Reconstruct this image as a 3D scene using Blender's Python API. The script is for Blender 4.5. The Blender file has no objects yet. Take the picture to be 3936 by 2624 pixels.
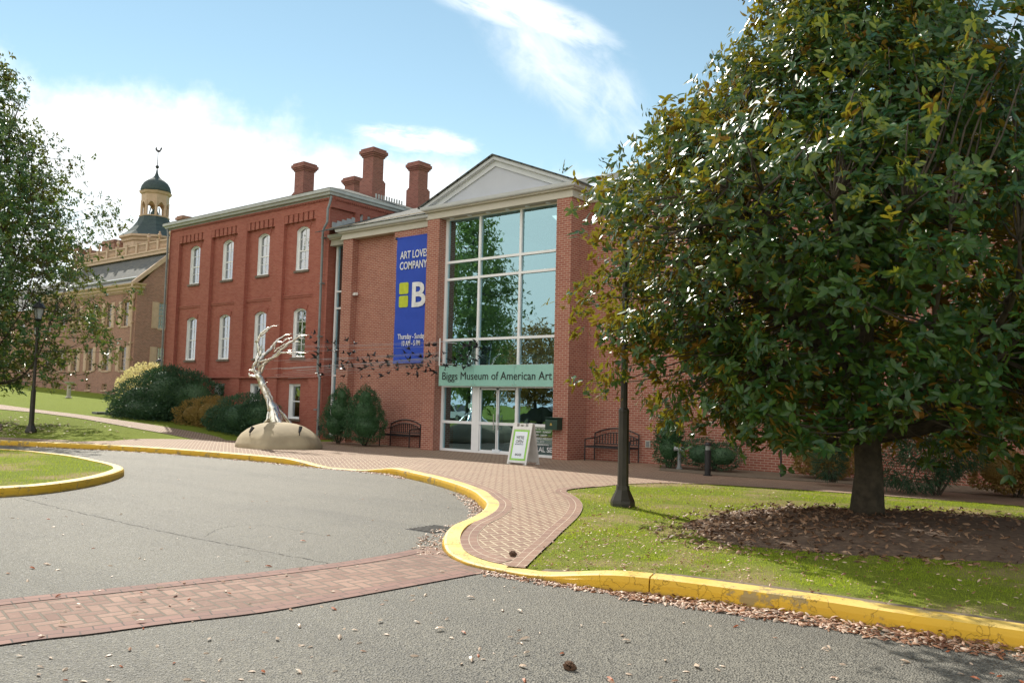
import bpy, math, random
import numpy as np
from mathutils import Vector, Matrix, Euler, Quaternion
R = math.radians
scene = bpy.context.scene
col = scene.collection

# ------------------------------------------------------------------ camera
FOC, PITCH, ROLL, YAW = 3182.5, R(4.297), R(1.364), R(-38.309)
CAM = np.array([0, 0, 1.65])
def basis():
    f = np.array([math.sin(YAW)*math.cos(PITCH), math.cos(YAW)*math.cos(PITCH), math.sin(PITCH)])
    r = np.array([math.cos(YAW), -math.sin(YAW), 0.]); u = np.cross(r, f)
    return math.cos(ROLL)*r+math.sin(ROLL)*u, -math.sin(ROLL)*r+math.cos(ROLL)*u, f
BR, BU, BF = basis()
cam_d = bpy.data.cameras.new('camera'); cam = bpy.data.objects.new('camera', cam_d); col.objects.link(cam)
cam_d.sensor_width = 36; cam_d.lens = 36*FOC/3936; cam_d.clip_end = 2000; cam_d.clip_start = .05
cam.matrix_world = Matrix(((BR[0], BU[0], -BF[0], 0), (BR[1], BU[1], -BF[1], 0), (BR[2], BU[2], -BF[2], 1.65), (0, 0, 0, 1)))
scene.camera = cam
def ray(x, y): return BR*(x-1968)/FOC-BU*(y-1312)/FOC+BF      # a pixel of the survey photo to a direction
def hit(x, y, ax, v):
    d = ray(x, y); return CAM+(v-CAM[ax])/d[ax]*d
def G(x, y, z=0.): return hit(x, y, 2, z)                       # surveyed point on the level z
def PD(x, y, depth): return CAM+ray(x, y)*depth                 # surveyed point at a distance

# ------------------------------------------------------------------ light
SA, SB = 1.0, -.5                         # shadow displacement per metre of height
SUN = np.array([-SA, -SB, 1.]); SUN /= np.linalg.norm(SUN)
SEL = math.asin(SUN[2]); SROT = math.atan2(SUN[0], SUN[1])
sl = bpy.data.lights.new('sun', 'SUN'); sl.energy = 3.6; sl.angle = R(.53); sl.color = (1, .93, .80)
so = bpy.data.objects.new('sun', sl); col.objects.link(so)
so.rotation_euler = Vector(SUN).to_track_quat('Z', 'Y').to_euler()
scene.view_settings.view_transform = 'Standard'; scene.view_settings.look = 'None'
scene.view_settings.exposure = .8; scene.view_settings.gamma = 1
w = bpy.data.worlds.new('World'); scene.world = w; w.use_nodes = True
nt = w.node_tree; nt.nodes.clear()

class NG:
    """small helper around a node tree"""
    def __init__(s, t): s.t = t
    def n(s, kind, **kw):
        nd = s.t.nodes.new(kind)
        for k, v in kw.items(): setattr(nd, k, v)
        return nd
    def put(s, nd, i, v):
        if v is None: return
        if isinstance(v, bpy.types.NodeSocket): s.t.links.new(v, nd.inputs[i])
        else: nd.inputs[i].default_value = v
    def m(s, op, a, b=None, c=None, clamp=False):
        nd = s.n('ShaderNodeMath', operation=op, use_clamp=clamp)
        s.put(nd, 0, a); s.put(nd, 1, b); s.put(nd, 2, c); return nd.outputs[0]
    def vm(s, op, a, b=None):
        nd = s.n('ShaderNodeVectorMath', operation=op); s.put(nd, 0, a); s.put(nd, 1, b)
        return nd.outputs['Value'] if op in ('DOT_PRODUCT', 'LENGTH') else nd.outputs[0]
    def mix(s, f, a, b, blend='MIX'):
        nd = s.n('ShaderNodeMix', data_type='RGBA', blend_type=blend)
        s.put(nd, 'Factor', f)
        for i, v in ((6, a), (7, b)):
            if isinstance(v, tuple) and len(v) == 3: v = (*v, 1)
            s.put(nd, i, v)
        return nd.outputs[2]
    def noise(s, vec, scale, detail=4, rough=.55, dist=0.):
        nd = s.n('ShaderNodeTexNoise'); s.put(nd, 'Vector', vec); s.put(nd, 'Scale', scale)
        s.put(nd, 'Detail', detail); s.put(nd, 'Roughness', rough); s.put(nd, 'Distortion', dist); return nd.outputs[0]
    def ramp(s, f, a, b, lo=0., hi=1., smooth=True):
        nd = s.n('ShaderNodeMapRange', interpolation_type='SMOOTHSTEP' if smooth else 'LINEAR')
        s.put(nd, 0, f); s.put(nd, 1, a); s.put(nd, 2, b); s.put(nd, 3, lo); s.put(nd, 4, hi); return nd.outputs[0]
    def sep(s, v):
        nd = s.n('ShaderNodeSeparateXYZ'); s.put(nd, 0, v); return nd.outputs
    def com(s, x, y, z=0.):
        nd = s.n('ShaderNodeCombineXYZ'); s.put(nd, 0, x); s.put(nd, 1, y); s.put(nd, 2, z); return nd.outputs[0]

g = NG(nt)
sky = g.n('ShaderNodeTexSky', sky_type='NISHITA', sun_disc=False, sun_elevation=SEL, sun_rotation=SROT,
          air_density=1.0, dust_density=0., ozone_density=2.2, altitude=0)
dirv = g.n('ShaderNodeTexCoord').outputs['Generated']
def unit(x, y): d = ray(x*1.6735, y*1.6735); return d/np.linalg.norm(d)
def gcn(a, b):
    n = np.cross(a, b); n /= np.linalg.norm(n); return n if n[2] < 0 else -n      # normal pointing below the band edge
nA = gcn(unit(0, 150), unit(1330, 395))
dz = g.sep(dirv)
# clouds: a bank that hangs low over the buildings, fine streaks and a lone wisp
flow = g.com(g.m('MULTIPLY', g.vm('DOT_PRODUCT', dirv, tuple(np.cross(nA, unit(700, 270)))), 1.), g.m('MULTIPLY', g.vm('DOT_PRODUCT', dirv, tuple(nA)), 3.), dz[2])
n1 = g.noise(flow, 5.5, 7, .6, .3); n2 = g.noise(dirv, 16, 6, .6)
e = g.vm('DOT_PRODUCT', dirv, tuple(nA))
e = g.m('ADD', e, g.m('MULTIPLY', g.m('SUBTRACT', n2, .5), .10))
e = g.m('ADD', e, g.m('MULTIPLY', g.m('SUBTRACT', n1, .5), .05))
bank = g.ramp(e, -.014, .045)
thin = g.m('MULTIPLY', g.ramp(n1, .34, .56, .42, 1.), g.ramp(n2, .3, .6, .8, 1.))
edist = g.ramp(e, .08, .20, 1., 0.)
thin = g.m('MAXIMUM', thin, g.m('MULTIPLY', edist, .95))
bank = g.m('MULTIPLY', bank, thin)
# fades out towards the right-hand end
rt = unit(1330, 395)
bank = g.m('MULTIPLY', bank, g.ramp(g.vm('DOT_PRODUCT', dirv, tuple(BR)), .06, .26, 1., .35))
def wisp(cx, cy, ax, ay, sa, sb, lo, hi, amp):
    c = unit(cx, cy); a = unit(ax, ay)-c; a -= c*(a@c); a /= np.linalg.norm(a); b = np.cross(c, a)
    da = g.m('DIVIDE', g.vm('DOT_PRODUCT', dirv, tuple(a)), sa); db = g.m('DIVIDE', g.vm('DOT_PRODUCT', dirv, tuple(b)), sb)
    rr = g.m('ADD', g.m('MULTIPLY', da, da), g.m('MULTIPLY', db, db))
    fall = g.m('MULTIPLY', g.ramp(rr, 0., 1., 1., 0.), g.ramp(g.vm('DOT_PRODUCT', dirv, tuple(c)), 0, .2))
    nz = g.noise(g.com(g.m('MULTIPLY', da, .9), g.m('MULTIPLY', db, .55), cx*.01), 3.2, 8, .62, .4)
    return g.m('MULTIPLY', g.ramp(g.m('ADD', nz, g.m('MULTIPLY', fall, .35)), lo, hi), g.m('MULTIPLY', fall, amp))
wi = wisp(1290, 150, 1400, 260, .19, .07, .50, 1.15, .75)
wi = g.m('MAXIMUM', wi, wisp(960, 322, 1060, 335, .10, .022, .50, 1.05, 1.3))
wi = g.m('MAXIMUM', wi, wisp(2340, 270, 2352, 330, .14, .07, .45, 1.0, .8))
wi = g.m('MAXIMUM', wi, wisp(1180, 20, 1290, 60, .16, .03, .45, .85, .8))
cl = g.m('MAXIMUM', bank, wi, clamp=True)
# the blue as the photograph's: pale near the sun side, deeper to the right
skyc = g.mix(1., sky.outputs[0], (.96, .91, .69), 'MULTIPLY')
cloudc = (6.4, 6.6, 6.7, 1)
# unseen broken cloud added over the northern sky to brighten the shaded facades
n3 = g.noise(g.com(dz[0], g.m('MULTIPLY', dz[1], 1.), g.m('MULTIPLY', dz[2], 2.5)), 2.2, 7, .6)
north_fill = g.m('MULTIPLY', g.ramp(dz[1], .05, -.35), g.ramp(n3, .36, .56, .35, 1.))
skyc = g.mix(north_fill, skyc, (8.2, 7.7, 6.9, 1))
c = g.mix(cl, skyc, cloudc)
bg = g.n('ShaderNodeBackground'); g.put(bg, 0, c); g.put(bg, 1, .12)
out = g.n('ShaderNodeOutputWorld'); nt.links.new(bg.outputs[0], out.inputs[0])

# ------------------------------------------------------------------ materials
MATS = {}
def new_mat(name):
    m = bpy.data.materials.new(name); m.use_nodes = True; t = m.node_tree
    b = t.nodes['Principled BSDF']; MATS[name] = m
    return m, NG(t), b
def pos(h): return h.n('ShaderNodeNewGeometry').outputs['Position']
def objc(h): return h.n('ShaderNodeTexCoord').outputs['Object']
def bump(h, b, height, strength=.4, dist=.01):
    nd = h.n('ShaderNodeBump'); h.put(nd, 'Height', height); h.put(nd, 'Strength', strength); h.put(nd, 'Distance', dist)
    h.t.links.new(nd.outputs[0], b.inputs['Normal'])
def plain(name, c1, rough=.6, c2=None, scale=4., metal=0., bmp=0., spec=None):
    m, h, b = new_mat(name)
    if c2 is None: c2 = tuple(v*.8 for v in c1)
    nz = h.noise(pos(h), scale, 5)
    h.put(b, 'Base Color', h.mix(h.ramp(nz, .3, .7), c1, c2)); h.put(b, 'Roughness', rough); h.put(b, 'Metallic', metal)
    if spec is not None: h.put(b, 'Specular IOR Level', spec)
    if bmp: bump(h, b, h.noise(pos(h), scale*6, 3), bmp)
    return m
def wall_uv(h):
    ge = h.n('ShaderNodeNewGeometry'); p = h.sep(ge.outputs['Position']); n = h.sep(ge.outputs['True Normal'])
    f = h.m('GREATER_THAN', h.m('ABSOLUTE', n[0]), h.m('ABSOLUTE', n[1]))
    u = h.m('ADD', h.m('MULTIPLY', p[1], f), h.m('MULTIPLY', p[0], h.m('SUBTRACT', 1., f)))
    return h.com(u, p[2], 0.), ge.outputs['Position']
def brick(name, c1, c2, mortar, bw=.203, bh=.0677, ms=.006, big=.25, weather=(.5, .5, .5)):
    m, h, b = new_mat(name)
    uv, p = wall_uv(h)
    t = h.n('ShaderNodeTexBrick'); h.put(t, 'Vector', uv); h.put(t, 'Scale', 1.); h.put(t, 'Mortar Size', ms); h.put(t, 'Mortar Smooth', .2)
    h.put(t, 'Brick Width', bw); h.put(t, 'Row Height', bh); h.put(t, 'Bias', 0.)
    h.put(t, 'Color1', (*c1, 1)); h.put(t, 'Color2', (*c2, 1)); h.put(t, 'Mortar', (*mortar, 1))
    c = h.mix(h.ramp(h.noise(p, .45, 5), .3, .7, 0., big), t.outputs[0], tuple(weather), 'MULTIPLY')
    c = h.mix(h.ramp(h.noise(p, 5.5, 6, .7), .5, .8, 0., .22), c, mortar)
    st = h.com(h.m('MULTIPLY', h.sep(uv)[0], 2.), h.m('MULTIPLY', h.sep(uv)[1], .15), 0.)
    c = h.mix(h.ramp(h.noise(st, 1.5, 5), .5, .85, 0., .3), c, (.55, .5, .48), 'MULTIPLY')
    h.put(b, 'Base Color', c); h.put(b, 'Roughness', .85)
    bump(h, b, h.m('ADD', h.m('MULTIPLY', t.outputs[1], -1.), h.m('MULTIPLY', h.noise(p, 60, 3), .3)), .5, .006)
    return m
brick('museum_brick', (.28, .082, .058), (.37, .135, .095), (.50, .37, .30), ms=.008, weather=(.78, .7, .68))
brick('old_red_brick', (.32, .082, .058), (.39, .125, .09), (.36, .19, .15), ms=.005, weather=(.7, .66, .64))
brick('chimney_brick', (.20, .065, .055), (.29, .105, .085), (.34, .23, .19), ms=.006, weather=(.6, .55, .55))
brick('dark_brick', (.21, .085, .062), (.34, .15, .11), (.42, .34, .28), ms=.008, weather=(.7, .7, .7))
def herring(h, vec, ang, bw=.10):
    mp = h.n('ShaderNodeMapping'); h.put(mp, 'Vector', vec); mp.inputs['Rotation'].default_value = (0, 0, ang); mp.inputs['Scale'].default_value = (1/bw,)*3
    s = h.sep(mp.outputs[0]); fx = h.m('FRACT', s[0]); fy = h.m('FRACT', s[1]); i = h.m('FLOOR', s[0]); j = h.m('FLOOR', s[1])
    k = h.m('FLOORED_MODULO', h.m('SUBTRACT', i, j), 4.)
    eq = lambda v: h.m('COMPARE', k, v, .1)
    k0, k1, k2, k3 = eq(0.), eq(1.), eq(2.), eq(3.)
    big = lambda d, off: h.m('ADD', d, h.m('MULTIPLY', off, 9.))
    dl = big(fx, k1); dr = big(h.m('SUBTRACT', 1., fx), k0); dt = big(h.m('SUBTRACT', 1., fy), k3); db = big(fy, k2)
    d = h.m('MINIMUM', h.m('MINIMUM', dl, dr), h.m('MINIMUM', dt, db))
    ii = h.m('SUBTRACT', i, k1); jj = h.m('SUBTRACT', j, k2)
    wn = h.n('ShaderNodeTexWhiteNoise', noise_dimensions='2D'); h.put(wn, 'Vector', h.com(ii, jj, 0.))
    return d, wn.outputs['Value']
def paver(name, ang, c1, c2, joint, bw=.1):
    m, h, b = new_mat(name); p = pos(h)
    d, rnd = herring(h, p, ang, bw)
    d = h.m('ADD', d, h.m('MULTIPLY', h.m('SUBTRACT', h.noise(p, 40, 3), .5), .06))
    jt = h.ramp(d, .04, .13)
    c = h.mix(rnd, c1, c2); c = h.mix(h.ramp(h.noise(p, 1.1, 6, .65), .35, .75, 0., .55), c, tuple(v*.6 for v in c1))
    c = h.mix(h.ramp(h.noise(p, 30, 4), .55, .8, 0., .35), c, (.5, .42, .36))
    c = h.mix(jt, joint, c)
    h.put(b, 'Base Color', c); h.put(b, 'Roughness', .8)
    bump(h, b, h.m('ADD', jt, h.m('MULTIPLY', h.noise(p, 90, 3), .25)), .7, .006)
    return m
paver('walk_brick', R(33), (.255, .155, .105), (.18, .092, .063), (.46, .38, .27))
paver('crossing_brick', R(12), (.17, .085, .062), (.31, .185, .14), (.12, .095, .07), .105)
def border_mat(name, c1, c2, mortar):
    m, h, b = new_mat(name); uv = h.n('ShaderNodeTexCoord').outputs['UV']
    t = h.n('ShaderNodeTexBrick'); h.put(t, 'Vector', uv); h.put(t, 'Scale', 1.); h.put(t, 'Mortar Size', .005); h.put(t, 'Brick Width', .2); h.put(t, 'Row Height', .1); t.offset = .5
    h.put(t, 'Color1', (*c1, 1)); h.put(t, 'Color2', (*c2, 1)); h.put(t, 'Mortar', (*mortar, 1))
    h.put(b, 'Base Color', h.mix(h.ramp(h.noise(pos(h), 3, 5), .4, .8, 0, .5), t.outputs[0], tuple(v*.6 for v in c1))); h.put(b, 'Roughness', .8)
    bump(h, b, h.m('MULTIPLY', t.outputs[1], -1.), .6, .006)
border_mat('walk_border', (.26, .15, .105), (.20, .105, .078), (.48, .40, .31))
border_mat('crossing_border', (.25, .13, .105), (.17, .085, .07), (.05, .04, .035))
def asphalt():
    m, h, b = new_mat('asphalt'); p = pos(h)
    v = h.n('ShaderNodeTexVoronoi'); h.put(v, 'Vector', p); h.put(v, 'Scale', 75.)
    vc = h.sep(v.outputs['Color'])[0]
    c = h.mix(h.ramp(vc, .3, .75), (.045, .045, .04), (.21, .20, .17))
    c = h.mix(h.ramp(h.noise(p, 55, 3, .7), .50, .72, 0., .75), c, (.36, .34, .29)); c = h.mix(h.ramp(h.noise(p, 38, 3, .7), .52, .7, 0., .7), c, (.04, .04, .037))
    c = h.mix(h.ramp(h.noise(h.com(h.m('MULTIPLY', h.sep(p)[0], .12), h.m('MULTIPLY', h.sep(p)[1], .8), 0.), 1.3, 5, .6), .42, .7, 0., .45), c, (.07, .07, .066)); big = h.noise(p, .35, 6, .6); c = h.mix(h.ramp(big, .3, .7), c, h.mix(.4, c, (.19, .18, .15)))
    c = h.mix(h.ramp(h.noise(p, 1.7, 5, .7), .58, .75, 0., .45), c, (.06, .06, .058))
    h.put(b, 'Base Color', c); h.put(b, 'Roughness', h.ramp(vc, 0, 1, .5, .85)); h.put(b, 'Specular IOR Level', .5)
    bump(h, b, h.m('ADD', v.outputs['Distance'], h.m('MULTIPLY', h.noise(p, 40, 4), .6)), 1., .012)
asphalt()
def kerbm():
    m, h, b = new_mat('kerb_paint'); p = pos(h)
    n_ = h.n('ShaderNodeNewGeometry').outputs['Normal']; up = h.ramp(h.sep(n_)[2], .5, .95)
    c = h.mix(h.noise(p, 2.3, 5), (.66, .40, .012), (.58, .35, .03))
    c = h.mix(h.m('MULTIPLY', up, h.ramp(h.noise(p, 3, 4), .25, .6, .25, .75)), c, (.68, .52, .18))    # sun glare on the top painted in as patchy paler yellow
    v = h.n('ShaderNodeTexVoronoi', feature='DISTANCE_TO_EDGE'); h.put(v, 'Scale', 3.2)
    dp = h.n('ShaderNodeVectorMath', operation='ADD'); h.put(dp, 0, p)
    nc = h.n('ShaderNodeTexNoise'); h.put(nc, 'Vector', p); h.put(nc, 'Scale', 7.); h.put(nc, 'Detail', 5.)
    sc = h.n('ShaderNodeVectorMath', operation='SCALE'); h.put(sc, 0, nc.outputs['Color']); sc.inputs['Scale'].default_value = .45
    h.t.links.new(sc.outputs[0], dp.inputs[1]); h.put(v, 'Vector', dp.outputs[0])
    crack = h.m('MULTIPLY', h.ramp(v.outputs['Distance'], .0, .020, 1., 0.), h.ramp(h.noise(p, 2.2, 4), .42, .52))
    c = h.mix(h.m('MULTIPLY', crack, .6), c, (.17, .1, .02))
    chip = h.ramp(h.noise(p, 3.1, 8, .72), .56, .62)
    c = h.mix(h.m('MULTIPLY', chip, .75), c, (.22, .18, .11))
    z = h.sep(p)[2]
    c = h.mix(h.m('MULTIPLY', h.ramp(z, .0, .05, 1., 0.), h.ramp(h.noise(p, 5, 5), .35, .6, .2, .8)), c, (.16, .12, .06))
    h.put(b, 'Base Color', c); h.put(b, 'Roughness', .6)
    bump(h, b, h.m('ADD', h.m('ADD', h.m('MULTIPLY', crack, -1.), h.m('MULTIPLY', chip, -.5)), h.m('MULTIPLY', h.noise(p, 22, 5), .7)), .6, .008)
kerbm()
def grassm(name, bare):
    m, h, b = new_mat(name); p = pos(h)
    c = h.mix(h.noise(p, 9, 6, .7), (.15, .21, .02), (.25, .29, .03))
    c = h.mix(h.ramp(h.noise(p, 70, 3), .4, .7), c, (.09, .12, .018))
    c = h.mix(h.ramp(h.noise(p, .55, 6, .62), *bare), c, (.30, .235, .12))
    h.put(b, 'Base Color', c); h.put(b, 'Roughness', .95); h.put(b, 'Specular IOR Level', .15)
    bump(h, b, h.noise(p, 45, 5, .7), 1., .03)
grassm('grass_ground', (.45, .62)); grassm('upper_grass', (.62, .85)); grassm('far_grass', (.58, .8))
def leafm(name, top, top2, under, rough=.35, trans=.25, tcol=None, bd=None, spec=.5, c3=None):
    m, h, b = new_mat(name)
    ge = h.n('ShaderNodeNewGeometry'); rnd = ge.outputs['Random Per Island']
    c = h.mix(rnd, top, top2)
    if c3: c = h.mix(h.m('GREATER_THAN', h.m('FRACT', h.m('MULTIPLY', rnd, 7.3)), .66), c, c3)
    if under is not None: c = h.mix(ge.outputs['Backfacing'], c, under)
    h.put(b, 'Base Color', c); h.put(b, 'Roughness', rough); h.put(b, 'Specular IOR Level', spec)
    if trans:
        tr = h.n('ShaderNodeBsdfTranslucent'); h.put(tr, 0, (*(tcol or tuple(v*1.6 for v in top2)), 1))
        mx = h.n('ShaderNodeMixShader'); h.put(mx, 0, trans); h.t.links.new(b.outputs[0], mx.inputs[1]); h.t.links.new(tr.outputs[0], mx.inputs[2])
        h.t.links.new(mx.outputs[0], h.t.nodes['Material Output'].inputs[0])
    return m
leafm('magnolia_leaf', (.008, .055, .020), (.046, .105, .016), (.27, .135, .03), .26, .19, (.40, .40, .03), spec=.33)
leafm('far_magnolia_leaf', (.02, .085, .025), (.08, .15, .03), (.12, .085, .03), .3, .2, (.25, .34, .05))
leafm('holly_leaf', (.02, .075, .03), (.05, .13, .045), None, .5, .1)
leafm('dark_shrub_leaf', (.015, .06, .035), (.05, .115, .045), None, .6, .1)
leafm('yellow_leaf', (.42, .36, .12), (.55, .5, .25), None, .6, .35)
leafm('brown_leaf', (.20, .12, .035), (.28, .2, .05), None, .7, .25)
leafm('pine_leaf', (.02, .085, .05), (.05, .12, .05), None, .6, .1)
leafm('oak_leaf', (.11, .20, .04), (.22, .30, .05), None, .6, .35)
leafm('autumn_leaf', (.25, .12, .03), (.34, .22, .04), None, .6, .35)
leafm('grass_blade', (.15, .24, .02), (.30, .36, .04), None, .7, .45, (.5, .6, .05), spec=.2)
leafm('fallen_leaf', (.58, .45, .35), (.30, .12, .05), None, .5, .1, c3=(.17, .07, .035))
leafm('litter_leaf', (.34, .22, .14), (.15, .07, .035), None, .55, .05, c3=(.09, .05, .03))
leafm('pale_leaf', (.62, .52, .42), (.5, .36, .26), None, .5, .1)
leafm('red_leaf', (.42, .10, .02), (.28, .07, .02), None, .55, .1)
plain('bark', (.085, .07, .05), .95, (.04, .034, .025), 9., bmp=1.)
plain('mulch', (.17, .115, .08), .95, (.09, .06, .045), 14., bmp=1.)
plain('soil', (.2, .155, .11), .95, (.13, .1, .07), 6., bmp=.6)
plain('white_trim', (.60, .63, .68), .5, (.54, .57, .62), 2.)
plain('aged_white', (.48, .51, .52), .6, (.40, .42, .43), 3.)
plain('frieze_cream', (.52, .49, .43), .6, (.47, .44, .38), 1.)
plain('tympanum', (.50, .53, .62), .6, (.46, .49, .57), .7)
plain('cream_paint', (.50, .36, .26), .6, (.43, .31, .22), 3.)
plain('window_white', (.86, .88, .90), .45, (.8, .82, .84), 3.)
plain('mullion_white', (.82, .84, .88), .35, (.78, .80, .84), 3.)
plain('sill_stone', (.20, .16, .13), .8, (.14, .11, .09), 5.)
plain('iron_black', (.012, .014, .018), .4, (.02, .02, .024), 8.)
plain('lamp_bronze', (.032, .028, .02), .45, (.02, .018, .014), 6.)
plain('pipe_grey', (.23, .25, .26), .5, (.17, .19, .2), 4.)
plain('soffit', (.50, .46, .34), .6)
plain('interior_wall', (.26, .29, .28), .8)
plain('interior_floor', (.2, .17, .13), .5)
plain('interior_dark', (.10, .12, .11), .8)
plain('sign_white', (.76, .84, .94), .4, (.74, .81, .90), 4.)
plain('plastic_white', (.74, .75, .76), .45, (.66, .66, .66), 4.)
plain('text_black', (.015, .02, .02), .5)
plain('text_navy', (.02, .05, .16), .5)
plain('text_white', (.8, .82, .86), .5)
plain('lime_green', (.30, .66, .10), .5)
plain('logo_lime', (.52, .60, .03), .5)
plain('bolt_steel', (.5, .5, .5), .3, metal=1.)
plain('lead_grey', (.42, .44, .46), .5)
plain('box_green', (.012, .05, .035), .4, (.01, .035, .025), 5.)
plain('brass', (.6, .42, .14), .35, metal=1.)
plain('concrete', (.40, .33, .22), .85, (.29, .235, .155), 1.6, bmp=.5)
plain('stone_pale', (.45, .43, .38), .85)
plain('slate_stone', (.20, .21, .22), .85)
plain('yellow_sign', (.62, .63, .26), .5, (.35, .5, .3), 9.)
plain('bird_black', (.012, .013, .016), .35, metal=.3)
plain('glass_lamp', (.35, .38, .38), .15)
plain('copper_dark', (.05, .09, .085), .5, (.035, .06, .06), 6.)
plain('tar', (.035, .034, .033), .8)
plain('cone_brown', (.11, .06, .035), .9)
plain('cable_steel', (.6, .6, .6), .35, metal=1.)
plain('car_white', (.7, .7, .7), .2); plain('car_dark', (.02, .02, .025), .1); plain('rubber', (.02, .02, .02), .8)
m, h, b = new_mat('banner_blue'); p = pos(h)
h.put(b, 'Base Color', h.mix(h.noise(p, 3, 3), (.015, .055, .42), (.02, .075, .5))); h.put(b, 'Roughness', .75)
bump(h, b, h.noise(h.com(h.m('MULTIPLY', h.sep(p)[0], 1.), 0., h.m('MULTIPLY', h.sep(p)[2], .15)), 9, 3), .5, .02)
m, h, b = new_mat('polished_steel'); p = pos(h)
h.put(b, 'Base Color', (.80, .78, .74, 1)); h.put(b, 'Metallic', 1.); h.put(b, 'Roughness', h.ramp(h.noise(p, 6, 4), .3, .7, .16, .42)); bump(h, b, h.noise(p, 12, 3), .35, .03)
m, h, b = new_mat('sign_glass')
h.put(b, 'Base Color', h.mix(h.noise(pos(h), 1.2, 4), (.24, .50, .45), (.32, .58, .52))); h.put(b, 'Roughness', .16); h.put(b, 'Specular IOR Level', .6)
def shingle(name, c1, c2, row=.2):
    m, h, b = new_mat(name); p = h.sep(pos(h))
    t = h.n('ShaderNodeTexBrick'); h.put(t, 'Vector', h.com(p[0], h.m('MULTIPLY', p[2], 1.), 0.)); h.put(t, 'Scale', 1.); h.put(t, 'Mortar Size', .008)
    h.put(t, 'Brick Width', .35); h.put(t, 'Row Height', row*.6); h.put(t, 'Color1', (*c1, 1)); h.put(t, 'Color2', (*c2, 1)); h.put(t, 'Mortar', (*[v*.5 for v in c1], 1))
    h.put(b, 'Base Color', h.mix(h.ramp(h.noise(pos(h), .8, 5), .35, .75, 0, .5), t.outputs[0], tuple(v*.65 for v in c2))); h.put(b, 'Roughness', .8)
shingle('slate_roof', (.075, .085, .095), (.135, .135, .125)); shingle('dome_slate', (.035, .06, .07), (.055, .085, .09))
m, h, b = new_mat('metal_roof'); p = h.sep(pos(h))
sv = h.m('FRACT', h.m('MULTIPLY', p[0], 2.2)); seam = h.ramp(h.m('ABSOLUTE', h.m('SUBTRACT', sv, .5)), .40, .47)
h.put(b, 'Base Color', h.mix(seam, h.mix(h.noise(pos(h), 1.5, 5), (.075, .085, .09), (.125, .13, .12)), (.035, .04, .045))); h.put(b, 'Roughness', .8); h.put(b, 'Specular IOR Level', .08); bump(h, b, seam, 1., .05)
def glass(name, tint, refl, tcol, rough=.0, wav=.0):
    m, h, b = new_mat(name); t = h.t
    gl = h.n('ShaderNodeBsdfGlossy'); h.put(gl, 0, (*tint, 1)); gl.inputs['Roughness'].default_value = rough
    tr = h.n('ShaderNodeBsdfTransparent'); h.put(tr, 0, (*tcol, 1))
    lw = h.n('ShaderNodeLayerWeight'); lw.inputs[0].default_value = .35
    f = h.m('ADD', h.m('MULTIPLY', lw.outputs['Facing'], .35), refl, clamp=True)
    mx = h.n('ShaderNodeMixShader'); h.put(mx, 0, f); t.links.new(tr.outputs[0], mx.inputs[1]); t.links.new(gl.outputs[0], mx.inputs[2])
    if wav:
        bp = h.n('ShaderNodeBump'); h.put(bp, 'Height', h.noise(pos(h), .9, 2)); h.put(bp, 'Strength', wav); h.put(bp, 'Distance', .05); t.links.new(bp.outputs[0], gl.inputs['Normal'])
    t.links.new(mx.outputs[0], t.nodes['Material Output'].inputs[0])
glass('facade_glass', (.44, .72, .84), .42, (.45, .62, .58), wav=.06)
glass('old_window_glass', (.90, .95, 1.), .27, (.22, .25, .27), wav=.5)
glass('dim_glass', (.95, .97, 1.), .10, (.2, .22, .24), wav=.4)
glass('lantern_glass', (1, 1, 1), .2, (.8, .8, .8))
M = MATS

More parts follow.
